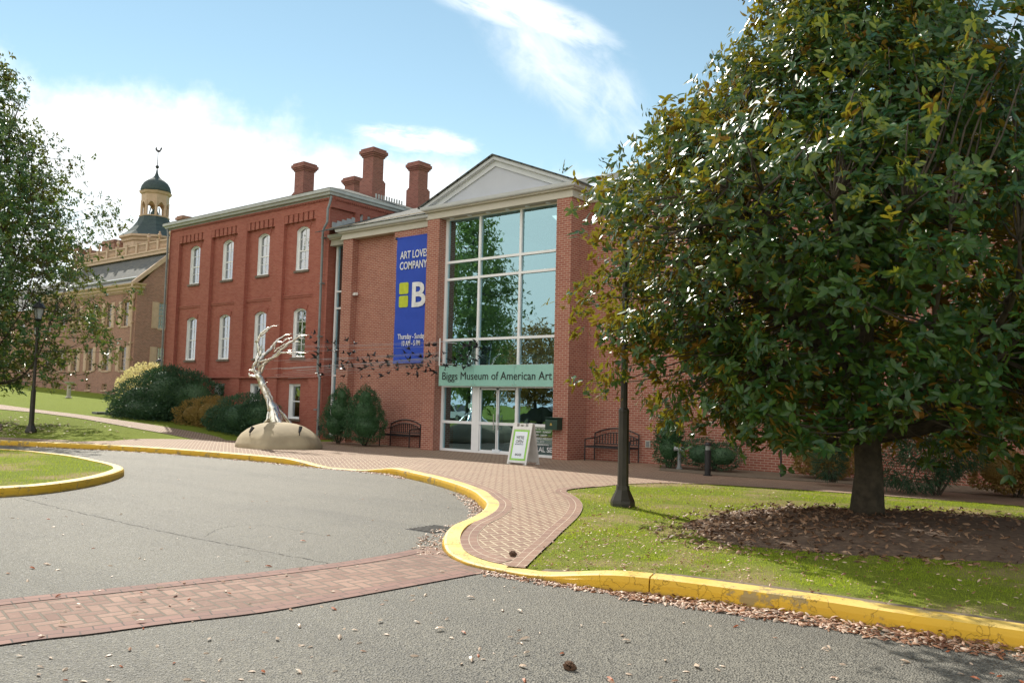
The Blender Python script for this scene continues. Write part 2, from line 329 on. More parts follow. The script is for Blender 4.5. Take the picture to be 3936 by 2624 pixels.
# ------------------------------------------------------------------ mesh helpers
def link(o, parent=None):
    col.objects.link(o)
    if parent is not None: o.parent = parent
    return o
def tag(o, label=None, cat=None, group=None, kind=None):
    for k, v in (('label', label), ('category', cat), ('group', group), ('kind', kind)):
        if v: o[k] = v
    return o
def empty(name, loc, label, cat, group=None, rz=0.):
    o = bpy.data.objects.new(name, None); link(o); o.location = tuple(float(v) for v in loc); o.rotation_euler.z = rz; o.empty_display_size = .2
    return tag(o, label, cat, group)
def wloc(p):
    v = Vector((0, 0, 0))
    while p is not None: v += p.location; p = p.parent
    return v
class MB:
    def __init__(s): s.v = []; s.f = []; s.sm = False
    def add(s, vs, fs):
        k = len(s.v); s.v += [tuple(float(c) for c in v) for v in vs]; s.f += [tuple(i+k for i in f) for f in fs]; return s
    def box(s, x0, x1, y0, y1, z0, z1):
        return s.add([(x0, y0, z0), (x1, y0, z0), (x1, y1, z0), (x0, y1, z0), (x0, y0, z1), (x1, y0, z1), (x1, y1, z1), (x0, y1, z1)],
                     [(0, 3, 2, 1), (4, 5, 6, 7), (0, 1, 5, 4), (1, 2, 6, 5), (2, 3, 7, 6), (3, 0, 4, 7)])
    def obox(s, c, ax, ay, az, hx, hy, hz):
        c, ax, ay, az = map(np.array, (c, ax, ay, az)); vs = []
        for k in (-1, 1):
            for j, i in ((-1, -1), (-1, 1), (1, 1), (1, -1)): vs.append(c+ax*hx*i+ay*hy*j+az*hz*k)
        return s.add(vs, [(0, 3, 2, 1), (4, 5, 6, 7), (0, 1, 5, 4), (1, 2, 6, 5), (2, 3, 7, 6), (3, 0, 4, 7)])
    def poly(s, pts): return s.add(pts, [tuple(range(len(pts)))])
    def prism(s, pts, d):
        """closed polygon (3D points) pushed along d"""
        n = len(pts); a = [np.array(p, float) for p in pts]; d = np.array(d, float)
        return s.add(a+[p+d for p in a], [tuple(range(n))[::-1], tuple(range(n, 2*n))]+[(i, (i+1) % n, n+(i+1) % n, n+i) for i in range(n)])
    def tube(s, pts, r, n=8, cap=True, flat=1.):
        pts = [np.array(p, float) for p in pts]; rs = r if hasattr(r, '__len__') else [r]*len(pts); ring = []; up = None
        for i, p in enumerate(pts):
            t = pts[min(i+1, len(pts)-1)]-pts[max(i-1, 0)]; t = t/(np.linalg.norm(t)+1e-9)
            if up is None: up = np.array([0, 0, 1.]) if abs(t[2]) < .9 else np.array([1., 0, 0])
            a = np.cross(up, t); a /= np.linalg.norm(a)+1e-9; b = np.cross(t, a); up = b
            ring.append([p+rs[i]*(math.cos(2*math.pi*k/n)*a+flat*math.sin(2*math.pi*k/n)*b) for k in range(n)])
        vs = [v for q in ring for v in q]; m_ = len(pts)
        fs = [(i*n+k, i*n+(k+1) % n, (i+1)*n+(k+1) % n, (i+1)*n+k) for i in range(m_-1) for k in range(n)]
        if cap: fs += [tuple(range(n))[::-1], tuple((m_-1)*n+k for k in range(n))]
        return s.add(vs, fs)
    def lathe(s, prof, c, n=16, ph=0., sx=1., sy=1.):
        vs = [(c[0]+sx*r*math.cos(2*math.pi*k/n+ph), c[1]+sy*r*math.sin(2*math.pi*k/n+ph), c[2]+z) for r, z in prof for k in range(n)]
        fs = [(i*n+k, i*n+(k+1) % n, (i+1)*n+(k+1) % n, (i+1)*n+k) for i in range(len(prof)-1) for k in range(n)]
        fs += [tuple(range(n))[::-1], tuple((len(prof)-1)*n+k for k in range(n))]
        return s.add(vs, fs)
    def sweep(s, path, prof):
        """profile [(off,z)...] along a plan path [(x,y)...]; off measured to the left of travel"""
        n = len(path); P = [np.array(p[:2], float) for p in path]; N = []
        for i in range(n):
            a = P[i]-P[i-1] if i else P[1]-P[0]; b = P[i+1]-P[i] if i < n-1 else P[i]-P[i-1]
            a /= np.linalg.norm(a); b /= np.linalg.norm(b); na = np.array([-a[1], a[0]]); nb = np.array([-b[1], b[0]])
            q = na+nb; q /= np.linalg.norm(q); q = q/max(.3, q@na); N.append(q)
        if callable(prof):
            vs = [(P[i][0]+N[i][0]*o, P[i][1]+N[i][1]*o, z) for i in range(n) for o, z in prof(i)]; k = len(prof(0))
        else:
            vs = [(P[i][0]+N[i][0]*o, P[i][1]+N[i][1]*o, z) for i in range(n) for o, z in prof]; k = len(prof)
        fs = [(i*k+j, (i+1)*k+j, (i+1)*k+(j+1) % k, i*k+(j+1) % k) for i in range(n-1) for j in range(k)]
        fs += [tuple(range(k)), tuple((n-1)*k+j for j in range(k))[::-1]]
        return s.add(vs, fs)
    def build(s, name, mat, parent=None, smooth=False, bevel=0.):
        me = bpy.data.meshes.new(name); w0 = wloc(parent)
        me.from_pydata([(v[0]-w0.x, v[1]-w0.y, v[2]-w0.z) for v in s.v], [], s.f); me.update()
        me.materials.append(M[mat] if isinstance(mat, str) else mat)
        if smooth: me.polygons.foreach_set('use_smooth', [True]*len(me.polygons))
        o = bpy.data.objects.new(name, me); link(o, parent)
        if bevel:
            md = o.modifiers.new('bevel', 'BEVEL'); md.width = bevel; md.segments = 2; md.limit_method = 'ANGLE'
        return o
def kids(o): return [c_ for c_ in bpy.data.objects if c_.parent == o]
def fast_mesh(name, verts, faces, mat, parent=None, smooth=False):
    """verts (n,3) array, faces (m,k) array with k the same for all"""
    me = bpy.data.meshes.new(name); n, k = len(verts), faces.shape[1]; w0 = wloc(parent)
    verts = verts-np.array(w0)
    me.vertices.add(n); me.vertices.foreach_set('co', verts.astype(np.float32).ravel())
    me.loops.add(faces.size); me.loops.foreach_set('vertex_index', faces.astype(np.int32).ravel())
    me.polygons.add(len(faces)); me.polygons.foreach_set('loop_start', np.arange(0, faces.size, k, dtype=np.int32)); me.polygons.foreach_set('loop_total', np.full(len(faces), k, dtype=np.int32))
    me.update(calc_edges=True); me.validate(); me.materials.append(M[mat])
    if smooth: me.polygons.foreach_set('use_smooth', [True]*len(me.polygons))
    o = bpy.data.objects.new(name, me); return link(o, parent)
def text_mesh(name, s, mat, size, origin, xd, yd, parent, depth=.004, align='LEFT', bold=0., width=None, space=1.):
    cu = bpy.data.curves.new(name, 'FONT'); cu.body = s; cu.size = size; cu.extrude = depth; cu.offset = bold; cu.align_x = align; cu.resolution_u = 3; cu.space_character = space
    o = bpy.data.objects.new('tmp', cu); col.objects.link(o)
    dg = bpy.context.evaluated_depsgraph_get(); me = bpy.data.meshes.new_from_object(o.evaluated_get(dg)); bpy.data.objects.remove(o)
    me.name = name; me.materials.clear(); me.materials.append(M[mat])
    sx = 1.
    if width:
        xs = [v.co.x for v in me.vertices]; sx = width/(max(xs)-min(xs))
    xd = Vector(xd).normalized(); yd = Vector(yd).normalized(); zd = xd.cross(yd); w0 = wloc(parent)
    for v in me.vertices: v.co = Vector(origin)+xd*v.co.x*sx+yd*v.co.y+zd*v.co.z-w0
    ob = bpy.data.objects.new(name, me); return link(ob, parent)
rs = np.random.RandomState(7); random.seed(7)
def leaves(P, D, N, L, W, fold=.25, droop=.35, detailed=False):
    """leaf blades: base points P, tip directions D, up normals N, lengths L, widths W -> verts, quad faces"""
    D = D/np.linalg.norm(D, axis=1)[:, None]; S = np.cross(D, N); S /= np.linalg.norm(S, axis=1)[:, None]+1e-9; U = np.cross(S, D)
    L = L[:, None]; W = W[:, None]
    if detailed:
        ts = [(0, 0, 0), (.33, .5, 0), (.33, -.5, 0), (.36, 0, 1), (.72, .40, 0), (.72, -.40, 0), (.72, 0, 1), (1., 0, 0)]
        vs = [P+D*L*t-U*L*droop*t*t*.6+S*W*s_-U*W*fold*c_ for t, s_, c_ in ts]
        F = [(0, 1, 3, 3), (0, 3, 2, 2), (3, 1, 4, 6), (3, 6, 5, 2), (6, 4, 7, 7), (6, 7, 5, 5)]
        F = [(0, 1, 3), (0, 3, 2), (3, 1, 4), (3, 4, 6), (3, 6, 5), (3, 5, 2), (6, 4, 7), (6, 7, 5)]
    else:
        ts = [(0, 0, 0), (.5, .5, 0), (.5, -.5, 0), (1., 0, 0)]
        vs = [P+D*L*t-U*L*droop*t*t*.6+S*W*s_+U*W*fold*abs(s_)*2 for t, s_, c_ in ts]
        F = [(0, 1, 3), (0, 3, 2)]
    k = len(vs); V = np.stack(vs, 1).reshape(-1, 3); n = len(P)
    F = (np.array(F)[None]+(np.arange(n)*k)[:, None, None]).reshape(-1, 3)
    return V, F
def rdir(n):
    v = rs.normal(size=(n, 3)); return v/np.linalg.norm(v, axis=1)[:, None]

# ------------------------------------------------------------------ ground
def smooth(t): t = min(1., max(0., t)); return t*t*(3-2*t)
def kerb_y(x):      # the kerb of the upper lawn
    xs = [-60, -50, -42, -34, -28.4, -26, -21.8, -12.8]; ys = [-10, -3, 3.5, 8.0, 10.5, 11.4, 12.65, 12.75]; return float(np.interp(x, xs, ys))
def drop(x, y):     # paving falls a little towards the museum
    return .135*smooth((y-14.6)/4.6)*smooth((x+31)/4)
def T(x, y):        # terrain: rises gently towards the far left
    return .135+.0385*max(0., -x-27)*smooth((y-kerb_y(x)-1.)/5)-drop(x, y)
front = [(-52, -3.5), (-42, 3.5), (-34, 8.0), (-28.4, 10.4), (-26, 11.4), (-24.2, 12.1), (-21.8, 12.65), (-18.9, 12.95), (-17.0, 12.97), (-15.9, 12.97), (-14.6, 13.1), (-13.7, 13.08), (-12.8, 12.72),
         (-11.7, 12.25), (-10.5, 11.62), (-9.4, 10.9), (-8.72, 10.3), (-8.2, 9.82), (-7.8, 9.32), (-7.5, 8.85), (-7.22, 8.3), (-6.98, 7.73), (-6.72, 7.3), (-6.4, 6.95), (-6.0, 6.65), (-5.6, 6.47), (-5.2, 6.42), (-4.6, 6.44),
         (-4.0, 6.52), (-3.5, 6.66), (-2.9, 6.76), (-2.3, 6.83), (-1.6, 6.86), (-.9, 6.92), (.5, 7.0), (3, 7.1), (8, 7.2), (24, 7.6)]
def catmull(pts, n=6):
    P = [np.array(p, float) for p in pts]; P = [2*P[0]-P[1]]+P+[2*P[-1]-P[-2]]; o = []
    for i in range(1, len(P)-2):
        for k in range(n):
            t = k/n; o.append(.5*((2*P[i])+(P[i+1]-P[i-1])*t+(2*P[i-1]-5*P[i]+4*P[i+1]-P[i+2])*t*t+(3*P[i]-P[i-1]-3*P[i+1]+P[i+2])*t**3))
    return o+[P[-2]]
kf = catmull(front, 6)
def kerb_h(x, y):
    if x < -15.5 and y > 10: return .15-.13*smooth((x+17.6)/1.9)
    if x < -12 and y > 10: return .02+.13*smooth((x+15.0)/1.5)
    if x > -7.3 and x < -3.6 and y < 8.5:
        t = smooth((x+7.1)/.9) if x < -5.5 else 1-smooth((x+4.9)/1.1); return .15-.115*t
    return .15
def offset(path, d):
    o = []
    for i, p in enumerate(path):
        a = path[min(i+1, len(path)-1)]-path[max(i-1, 0)]; a = a/np.linalg.norm(a); o.append(p+d*np.array([-a[1], a[0]]))
    return o
KW = .20
kb = offset(kf, KW)
def arclen(path):
    s_ = [0.]
    for a, b_ in zip(path[:-1], path[1:]): s_.append(s_[-1]+float(np.linalg.norm(np.array(b_)[:2]-np.array(a)[:2])))
    return s_
def resample(path, step):
    s_ = arclen(path); n = max(2, int(s_[-1]/step)); q = np.linspace(0, s_[-1], n)
    return [np.array([np.interp(v, s_, [p[0] for p in path]), np.interp(v, s_, [p[1] for p in path])]) for v in q]
def kerb(name, path, hfun, seg=3.05, start=0.):
    mb = MB(); pts = resample(path, .12); s_ = arclen(pts); per = int(seg/.12); i = 0
    off = int(start/.12)
    while i < len(pts)-2:
        j = min(len(pts)-1, i+(per if i or not off else off)); sub = [p.copy() for p in pts[i:j+1]]
        if len(sub) < 2: break
        d = sub[-1]-sub[-2]; sub[-1] = sub[-1]-d/np.linalg.norm(d)*.012
        hs = [hfun(*p) for p in sub]
        mb.sweep(sub, lambda q, hs=hs: [(-.012, -.05), (-.004, hs[q]*.6), (.004, max(.004, hs[q]-.035)), (.016, hs[q]-.010), (.045, hs[q]), (KW, hs[q]+.003), (KW, -.05)])
        i = j
    o = mb.build(name, 'kerb_paint', smooth=False); return tag(o, kind='structure')
kerb('kerb', kf, kerb_h, start=1.4)
island = [(-40, 1.0), (-30, 6.6), (-24.3, 8.95), (-22.2, 9.32), (-20.6, 9.35), (-19.2, 9.15), (-17.9, 8.93), (-16.9, 8.6), (-16.2, 8.15), (-15.38, 7.42), (-14.8, 6.7), (-14.45, 6.0), (-14.4, 5.4), (-14.5, 4.4), (-15.5, 2.6), (-19, -.5), (-26, -4), (-36, -7)]
ki = catmull(island, 6)
kerb('island_kerb', [p for p in ki[::-1]], lambda x, y: .15)
isl_in = offset(ki, -KW)

def sheet(name, pts, z, mat, kind='structure'):
    """flat ground sheet from an outline"""
    me = bpy.data.meshes.new(name)
    from mathutils.geometry import tessellate_polygon
    tri = tessellate_polygon([[Vector((p[0], p[1], 0)) for p in pts]])
    me.from_pydata([(p[0], p[1], z) for p in pts], [], [tuple(t) for t in tri]); me.update()
    me.materials.append(M[mat]); o = bpy.data.objects.new(name, me); link(o)
    for poly in me.polygons:
        if poly.normal.z < 0: poly.flip()
    return tag(o, kind=kind)
from mathutils.geometry import delaunay_2d_cdt
def inside(x, y, P):
    n = len(P); c_ = False; j = n-1
    for i in range(n):
        if (P[i][1] > y) != (P[j][1] > y) and x < (P[j][0]-P[i][0])*(y-P[i][1])/(P[j][1]-P[i][1])+P[i][0]: c_ = not c_
        j = i
    return c_
KH = [(p[0], p[1], kerb_h(*f_)) for p, f_ in zip(kb, kf)]; KH = [k_ for k_ in KH if k_[2] < .149]
def dip(x, y, slope=.085):
    """how far the paving has come down to meet a dropped kerb (height above the road)"""
    z = .15
    for a, b_, hh in KH: z = min(z, hh+.004+slope*math.hypot(x-a, y-b_))
    return z-drop(x, y)
def zsheet(name, pts, zf, mat, step, region, kind='structure'):
    P = [Vector((float(p[0]), float(p[1]))) for p in pts]; n = len(P); x0, x1, y0, y1 = region; ex = []
    for x in np.arange(x0, x1, step):
        for y in np.arange(y0, y1, step):
            if inside(x, y, pts): ex.append(Vector((float(x), float(y))))
    vs, es, fs, *_ = delaunay_2d_cdt(P+ex, [], [list(range(n))], 1, 1e-5)
    me = bpy.data.meshes.new(name); me.from_pydata([(v.x, v.y, zf(v.x, v.y)) for v in vs], [], [tuple(f) for f in fs]); me.update(); me.materials.append(M[mat])
    for poly in me.polygons:
        if poly.normal.z < 0: poly.flip()
    o = bpy.data.objects.new(name, me); link(o); return tag(o, kind=kind)
def strip(name, path, wid, z, mat, left=True, zfun=None):
    """ribbon with uv in metres; z above ground"""
    pts = resample(path, .15); s_ = arclen(pts); q = offset(pts, wid if left else -wid)
    vs = []; fs = []
    for i, (a, b_) in enumerate(zip(pts, q)):
        za = (zfun(*a)+z) if zfun else z; zb = (zfun(*b_)+z) if zfun else z
        vs += [(a[0], a[1], za), (b_[0], b_[1], zb)]
    for i in range(len(pts)-1):
        f = (2*i, 2*i+2, 2*i+3, 2*i+1); fs.append(f if left else f[::-1])
    me = bpy.data.meshes.new(name); me.from_pydata(vs, [], fs); me.update(); uvl = me.uv_layers.new()
    for poly in me.polygons:
        for li in poly.loop_indices:
            vi = me.loops[li].vertex_index; uvl.data[li].uv = (s_[vi//2], wid*(vi % 2))
    me.materials.append(M[mat]); o = bpy.data.objects.new(name, me); link(o); return tag(o, kind='structure')
sheet('ground', [(-300, -300), (300, -300), (300, 300), (-300, 300)], -.06, 'far_grass')
sheet('road', [(-70, -14), (40, -14), (40, 10), (6, 13.2), (-6, 13.2), (-12.6, 13.3), (-30, 12.8), (-70, 6)], 0., 'asphalt')
sheet('far_lawn', [(-120, -80), (40, -80), (40, -13.8), (-120, -13.8)], .1, 'far_grass')
# upper lawn and terrain behind the kerb
nx, ny = 150, 70; vs = []; fs = []
kx = np.concatenate([np.linspace(-130, -60, 20)[:-1], np.linspace(-60, -10, 131)])
for i, x in enumerate(kx):
    y0 = kerb_y(x)+.19 if x < -12.8 else 12.9
    if x > -26: y0 = float(np.interp(x, [p[0] for p in kb[:76]], [p[1] for p in kb[:76]]))-.01 if x < -13 else 12.92
    for j in range(ny+1):
        y = y0+(90-y0)*(j/ny)**2.0; vs.append((x, y, T(x, y)-(.008 if x > -26.6 else 0)-max(0, .15-drop(x, y)-dip(x, y))*1.15))
nx = len(kx)-1
for i in range(nx):
    for j in range(ny): a = i*(ny+1)+j; fs.append((a, a+ny+1, a+ny+2, a+1))
mb = MB(); mb.v = vs; mb.f = fs; tag(mb.build('lawn', 'upper_grass', smooth=True), kind='structure')
# sidewalk sheet
walk_edge = [(-5.0, 6.62), (-5.2, 7.1), (-5.45, 7.72), (-5.85, 8.6), (-6.4, 9.7), (-6.98, 10.65), (-7.6, 11.42), (-8.2, 12.0), (-8.42, 12.5), (-8.35, 13.4), (-8.25, 14.3), (-7.7, 15.3), (-6.6, 16.1), (-4, 16.9), (0, 17.5), (8, 18.3)]
we = catmull(walk_edge, 5)
kbp = [p for p in kb if -26.8 < p[0] < -5.35 and p[1] > 6.5]
strip_out = [(-26.8, 13.4), (-24.2, 14.4), (-22.4, 14.9)]
pth_lo = [G(3.28*0+0/1.96*1, 1200+730/1.96, 0)]      # placeholder, replaced below
def GT(x, y):
    """surveyed point on the terrain"""
    d = ray(x, y); t = 5.
    while t < 140:
        p = CAM+d*t
        if p[2] < T(p[0], p[1]): return p
        t += .05
    return CAM+d*140
c2 = lambda x, y: (x/1.96, 1200+y/1.96)
W1 = [(-26.75, kerb_y(-26.75)+.2)]+[tuple(p) for p in kbp]+[tuple(p) for p in we]+[(8, 19.2), (-6, 19.7), (-8.3, 19.3), (-10.4, 19.5), (-11.2, 21.0), (-11.5, 21.58), (-14.0, 21.58), (-14.2, 21.2), (-20, 21.2), (-21, 21.38), (-25.6, 21.38), (-25.9, 19.9), (-26.9, 18.9), (-27.6, 17.0), (-28.2, 15.6), (-27.6, 14.3), (-26.9, 13.3)]
zsheet('sidewalk', W1, dip, 'walk_brick', .3, (-28, 8, 6, 21.5))
tag(strip('sidewalk_strip', [np.array([x, kerb_y(x)+.2]) for x in np.arange(-55, -26.6, .5)], 1.15, .014, 'walk_brick', zfun=lambda x, y: T(x, y)), kind='structure')
# brick path across the upper lawn
plo = [GT(*c2(*p)) for p in ((-60, 726), (0, 733), (300, 760), (600, 800), (850, 845), (1100, 892), (1350, 935), (1570, 971))]
phi = [GT(*c2(*p)) for p in ((-60, 690), (0, 697), (300, 738), (600, 772), (900, 815), (1150, 850), (1400, 893), (1640, 938), (1800, 985))]
A = resample([p[:2] for p in plo], .8); n_ = len(A); Bp = resample([p[:2] for p in phi], .8)
s1 = arclen(Bp); q = np.linspace(0, s1[-1], n_); Bp = [np.array([np.interp(v, s1, [p[0] for p in Bp]), np.interp(v, s1, [p[1] for p in Bp])]) for v in q]
mb = MB()
for i in range(n_-1):
    qd = []
    K = 5
    for k in range(K):
        P4 = [A[i]*(1-k/K)+Bp[i]*k/K, A[i+1]*(1-k/K)+Bp[i+1]*k/K, A[i+1]*(1-(k+1)/K)+Bp[i+1]*(k+1)/K, A[i]*(1-(k+1)/K)+Bp[i]*(k+1)/K]
        mb.poly([(p[0], p[1], T(*p)+.022) for p in P4])
tag(mb.build('path', 'walk_brick'), kind='structure')
# right-hand lawn
lawn_pts = [tuple(p) for p in we]+[(8, 18.3), (24, 18.3)]+[tuple(p) for p in kb[::-1] if p[0] > -4.95 and p[1] < 9]
zsheet('lawn_by_walk', lawn_pts, lambda x, y: dip(x, y)-.012, 'grass_ground', .3, (-8, 10, 6, 18.5))
zsheet('planting_bed', [(-10.4, 19.45), (-8.3, 19.25), (-6, 19.65), (8, 19.15), (24, 19.15), (24, 21.58), (-11.4, 21.58), (-11.1, 20.9)], lambda x, y: dip(x, y)+.008, 'soil', .5, (-11, 24, 19, 21.5))
sheet('lawn_island', [tuple(p) for p in isl_in]+[(-50, -8), (-50, 1)], .136, 'grass_ground')
# kerb-side border courses of the walk, crossing with its borders
kbw = [p for p in kb if -12.9 < p[0] < -5.3 and p[1] > 6.6]
strip('walk_border', kbw, .2, .004, 'walk_border', True, dip)
strip('walk_border', we[:45], .2, .006, 'walk_border', True, dip)
ct = [(-8.3, -4.5), (-7.75, -1.0), (-7.5, 1.2), (-7.3, 2.77), (-7.1, 3.5), (-6.9, 4.3), (-6.72, 5.07), (-6.62, 5.7), (-6.6, 6.3), (-6.68, 7.05)]
cb_ = [(-6.6, -4.5), (-6.3, -1.), (-6.15, 1.0), (-6.0, 2.32), (-5.84, 2.8), (-5.7, 3.35), (-5.5, 3.95), (-5.4, 4.7), (-5.32, 5.6), (-5.25, 6.40)]
ct = catmull(ct, 4); cb_ = catmull(cb_, 4)
sheet('brick_crossing', [tuple(p) for p in ct]+[(-6.4, 6.93), (-6.0, 6.63), (-5.6, 6.45)]+[tuple(p) for p in cb_[::-1]], .006, 'crossing_brick')
strip('crossing_border', ct[:-2], .2, .010, 'crossing_border', False)
strip('crossing_border', cb_[:-1], .2, .010, 'crossing_border', True)
# cracks sealed in the asphalt
def crack(pts, wid):
    mb = MB(); P = catmull(pts, 14); P = [p+rs.normal(0, .012, 2) for p in P]
    for a, b_ in zip(P[:-1], P[1:]):
        t = (b_-a)/np.linalg.norm(b_-a); n = np.array([-t[1], t[0]])*wid*(.4+rs.rand())
        mb.poly([(*(a-n), .0035), (*(b_-n), .0035), (*(b_+n), .0035), (*(a+n), .0035)])
    tag(mb.build('road_crack', 'tar'), kind='structure')
r2 = lambda x, y: (x/1.531, 1600+y/1.531)
crack([G(*r2(*p))[:2] for p in ((120, 480), (380, 545), (640, 605), (950, 675), (1250, 735), (1600, 800), (1940, 865))], .006)
crack([G(*r2(*p))[:2] for p in ((1200, 705), (1330, 650), (1560, 640), (1900, 700))], .003)
crack([G(*r2(*p))[:2] for p in ((740, 352), (1100, 350), (1500, 345), (2100, 338))], .004)
# storm drain
p0 = G(2060/1, 2035, .0)
dr = empty('storm_drain', (-7.5, 8.0, 0), 'dark cast iron storm grate set in the asphalt against the yellow kerb', 'drain')
mb = MB(); mb.box(-7.78, -7.28, 7.72, 8.28, -.02, .004); mb.build('frame', 'iron_black', dr)
mb = MB()
for k in range(7): mb.box(-7.75, -7.31, 7.76+k*.072, 7.80+k*.072, .004, .012)
mb.build('grate', 'lamp_bronze', dr)

# ------------------------------------------------------------------ walls with openings
def arch_pts(x0, x1, z0, zs, zt, n=8):
    """outline: bottom left, up, over a segmental arch, down; (x,z)"""
    if zt <= zs+1e-4: return [(x0, z0), (x0, zs), (x1, zs), (x1, z0)]
    p = [(x0, z0)]
    for k in range(n+1):
        t = k/n; p.append((x0+(x1-x0)*t, zs+(zt-zs)*math.sin(math.pi*t)**.8 if 0 < t < 1 else zs))
    return p+[(x1, z0)]
def wall_panel(mb, mp, a0, a1, z0, z1, ops):
    """a wall face with openings; mp(a,z)->3D. ops: (x0,x1,z0,zs,zt)"""
    xs = sorted({a0, a1}|{v for o_ in ops for v in o_[:2]})
    for xa, xb in zip(xs[:-1], xs[1:]):
        col_ = sorted([o_ for o_ in ops if o_[0] <= xa+1e-6 and o_[1] >= xb-1e-6], key=lambda o_: o_[2]); z = z0; top = None
        for o_ in col_:
            mb.poly([mp(xa, z), mp(xb, z), mp(xb, o_[2]), mp(xa, o_[2])] if top is None else top+[mp(xb, o_[2]), mp(xa, o_[2])])
            ar = [(xa, o_[3]), (xb, o_[3])] if o_[4] <= o_[3]+1e-4 else arch_pts(*o_)[1:-1]; top = [mp(x, zz) for x, zz in ar]; z = o_[3]
        if top is None: mb.poly([mp(xa, z), mp(xb, z), mp(xb, z1), mp(xa, z1)])
        else: mb.poly(top+[mp(xb, z1), mp(xa, z1)])
def ring(mb, mp, outer, inner, dep0, dep1):
    """frame between two outlines with the same count, from depth dep0 to dep1 (mp(a,z,depth))"""
    n = len(outer)
    for k in range(n):
        o0, o1, i0, i1 = outer[k], outer[(k+1) % n], inner[k], inner[(k+1) % n]
        mb.poly([mp(*o0, dep0), mp(*o1, dep0), mp(*i1, dep0), mp(*i0, dep0)])
        mb.poly([mp(*i0, dep0), mp(*i1, dep0), mp(*i1, dep1), mp(*i0, dep1)])
def sash_window(parent, mp, op, frame='window_white', glassm_='old_window_glass', fw=.07, rev=.16, cols=2, rows=4, sill=True, name='window'):
    """a sash window: frame with reveal, panes, meeting rail, sill. op as in wall_panel"""
    x0, x1, z0, zs, zt = op; mb = MB()
    out_ = arch_pts(*op); inn = arch_pts(x0+fw, x1-fw, z0+fw, zs-fw*.3 if zt > zs else zs-fw, zt-fw if zt > zs else zs-fw)
    n = len(out_)
    for k in range(n):      # reveal
        a, b_ = out_[k], out_[(k+1) % n]; mb.poly([mp(*a, 0), mp(*b_, 0), mp(*b_, rev), mp(*a, rev)])
    ring(mb, mp, out_, inn, rev, rev+.05)
    def bar(xa, xb, za, zb, d):
        c_ = [mp(xa, za, d), mp(xb, za, d), mp(xb, zb, d), mp(xa, zb, d), mp(xa, za, d+.03), mp(xb, za, d+.03), mp(xb, zb, d+.03), mp(xa, zb, d+.03)]
        mb.add(c_, [(0, 1, 2, 3), (0, 4, 5, 1), (1, 5, 6, 2), (2, 6, 7, 3), (3, 7, 4, 0)])
    zm = (z0+zs)/2
    bar(x0+fw, x1-fw, zm-.025, zm+.025, rev+.02)
    ix0, ix1, iz0, iz1 = x0+fw, x1-fw, z0+fw, (zt if zt > zs else zs)-fw
    for k in range(1, cols): xx = ix0+(ix1-ix0)*k/cols; bar(xx-.011, xx+.011, iz0, iz1-(.0), rev+.03)
    for k in range(1, rows):
        if rows % 2 == 0 and k == rows//2: continue
        zz = iz0+(iz1-iz0)*k/rows; bar(ix0, ix1, zz-.011, zz+.011, rev+.03)
    o = mb.build(name, frame, parent)
    mb = MB(); mb.poly([mp(*p, rev+.045) for p in inn]); mb.build('pane', glassm_, o)
    if sill:
        mb = MB(); c_ = [mp(x0-.08, z0-.1, -.06), mp(x1+.08, z0-.1, -.06), mp(x1+.08, z0-.002, -.06), mp(x0-.08, z0-.002, -.06), mp(x0-.08, z0-.1, .12), mp(x1+.08, z0-.1, .12), mp(x1+.08, z0-.002, .12), mp(x0-.08, z0-.002, .12)]
        mb.add(c_, [(0, 1, 2, 3), (0, 4, 5, 1), (1, 5, 6, 2), (2, 6, 7, 3), (3, 7, 4, 0)]); mb.build('sill', 'sill_stone' if frame == 'window_white' else frame, o)
    return o
def moulding(name, mat, path, prof, parent, closed=False):
    mb = MB(); mb.sweep(path, prof); return mb.build(name, mat, parent)

# ------------------------------------------------------------------ the old red brick building
def front_mp(Y): return lambda a, z, d=0.: (a, Y+d, z)
def side_mp(X): return lambda a, z, d=0.: (X-d, a, z)
old = empty('brick_building', (-33, 26, 0), 'older red brick building with tall white arched sash windows between pilasters and four square chimneys', 'building')
YB, YP, YL, YW = 22.06, 21.90, 21.95, 21.86
mb = MB(); XR, XL = -27.12, -39.62
wx = [(-29.46, -28.62), (-32.28, -31.44), (-35.09, -34.25), (-37.93, -37.09)]
up = [(a, b_, 7.16, 8.90, 9.06) for a, b_ in wx]; lo = [(a, b_, 3.41, 5.37, 5.51) for a, b_ in wx]
bs = [(a+.05, b_-.04, .80, 2.27, 2.27) for a, b_ in wx]
wall_panel(mb, front_mp(YB), XL, XR, 2.6, 10.2, up+lo)
bays = [(-30.21, -28.03), (-33.0, -30.88), (-35.9, -33.72), (-38.78, -36.56)]
edges = [XL]+sorted([v for b_ in bays for v in b_])+[XR]
for k in range(0, len(edges), 2):         # pilasters
    mb.box(edges[k], edges[k+1], YP, YB+.02, 2.55, 9.62)
mb.box(XL, XR, YP, YB+.02, 9.62, 10.2)
for a, b_ in bays:                          # corbel table and spandrel course
    n = 6; wd = (b_-a-.0)/(n+.35)
    for k in range(n+1):
        xa = a+k*wd; mb.box(xa, min(xa+wd*.68, b_), YP+.01, YB+.01, 9.27, 9.62)
        if k < n: mb.box(xa+wd*.68, xa+wd, YP+.06, YB+.01, 9.56, 9.62)
    mb.box(a, b_, YB-.05, YB+.01, 6.06, 6.13); mb.box(a, b_, YB-.03, YB+.01, 5.98, 6.058)
mb.box(XL-.04, XR+.04, YW-.04, YB+.02, 2.52, 2.60)
wall_panel(mb, front_mp(YL), XL, XR+.02, -.4, 2.53, bs)
for k in range(0, len(edges), 2): mb.box(edges[k]-.01, edges[k+1]+.01, YW, YL+.02, -.4, 2.52)
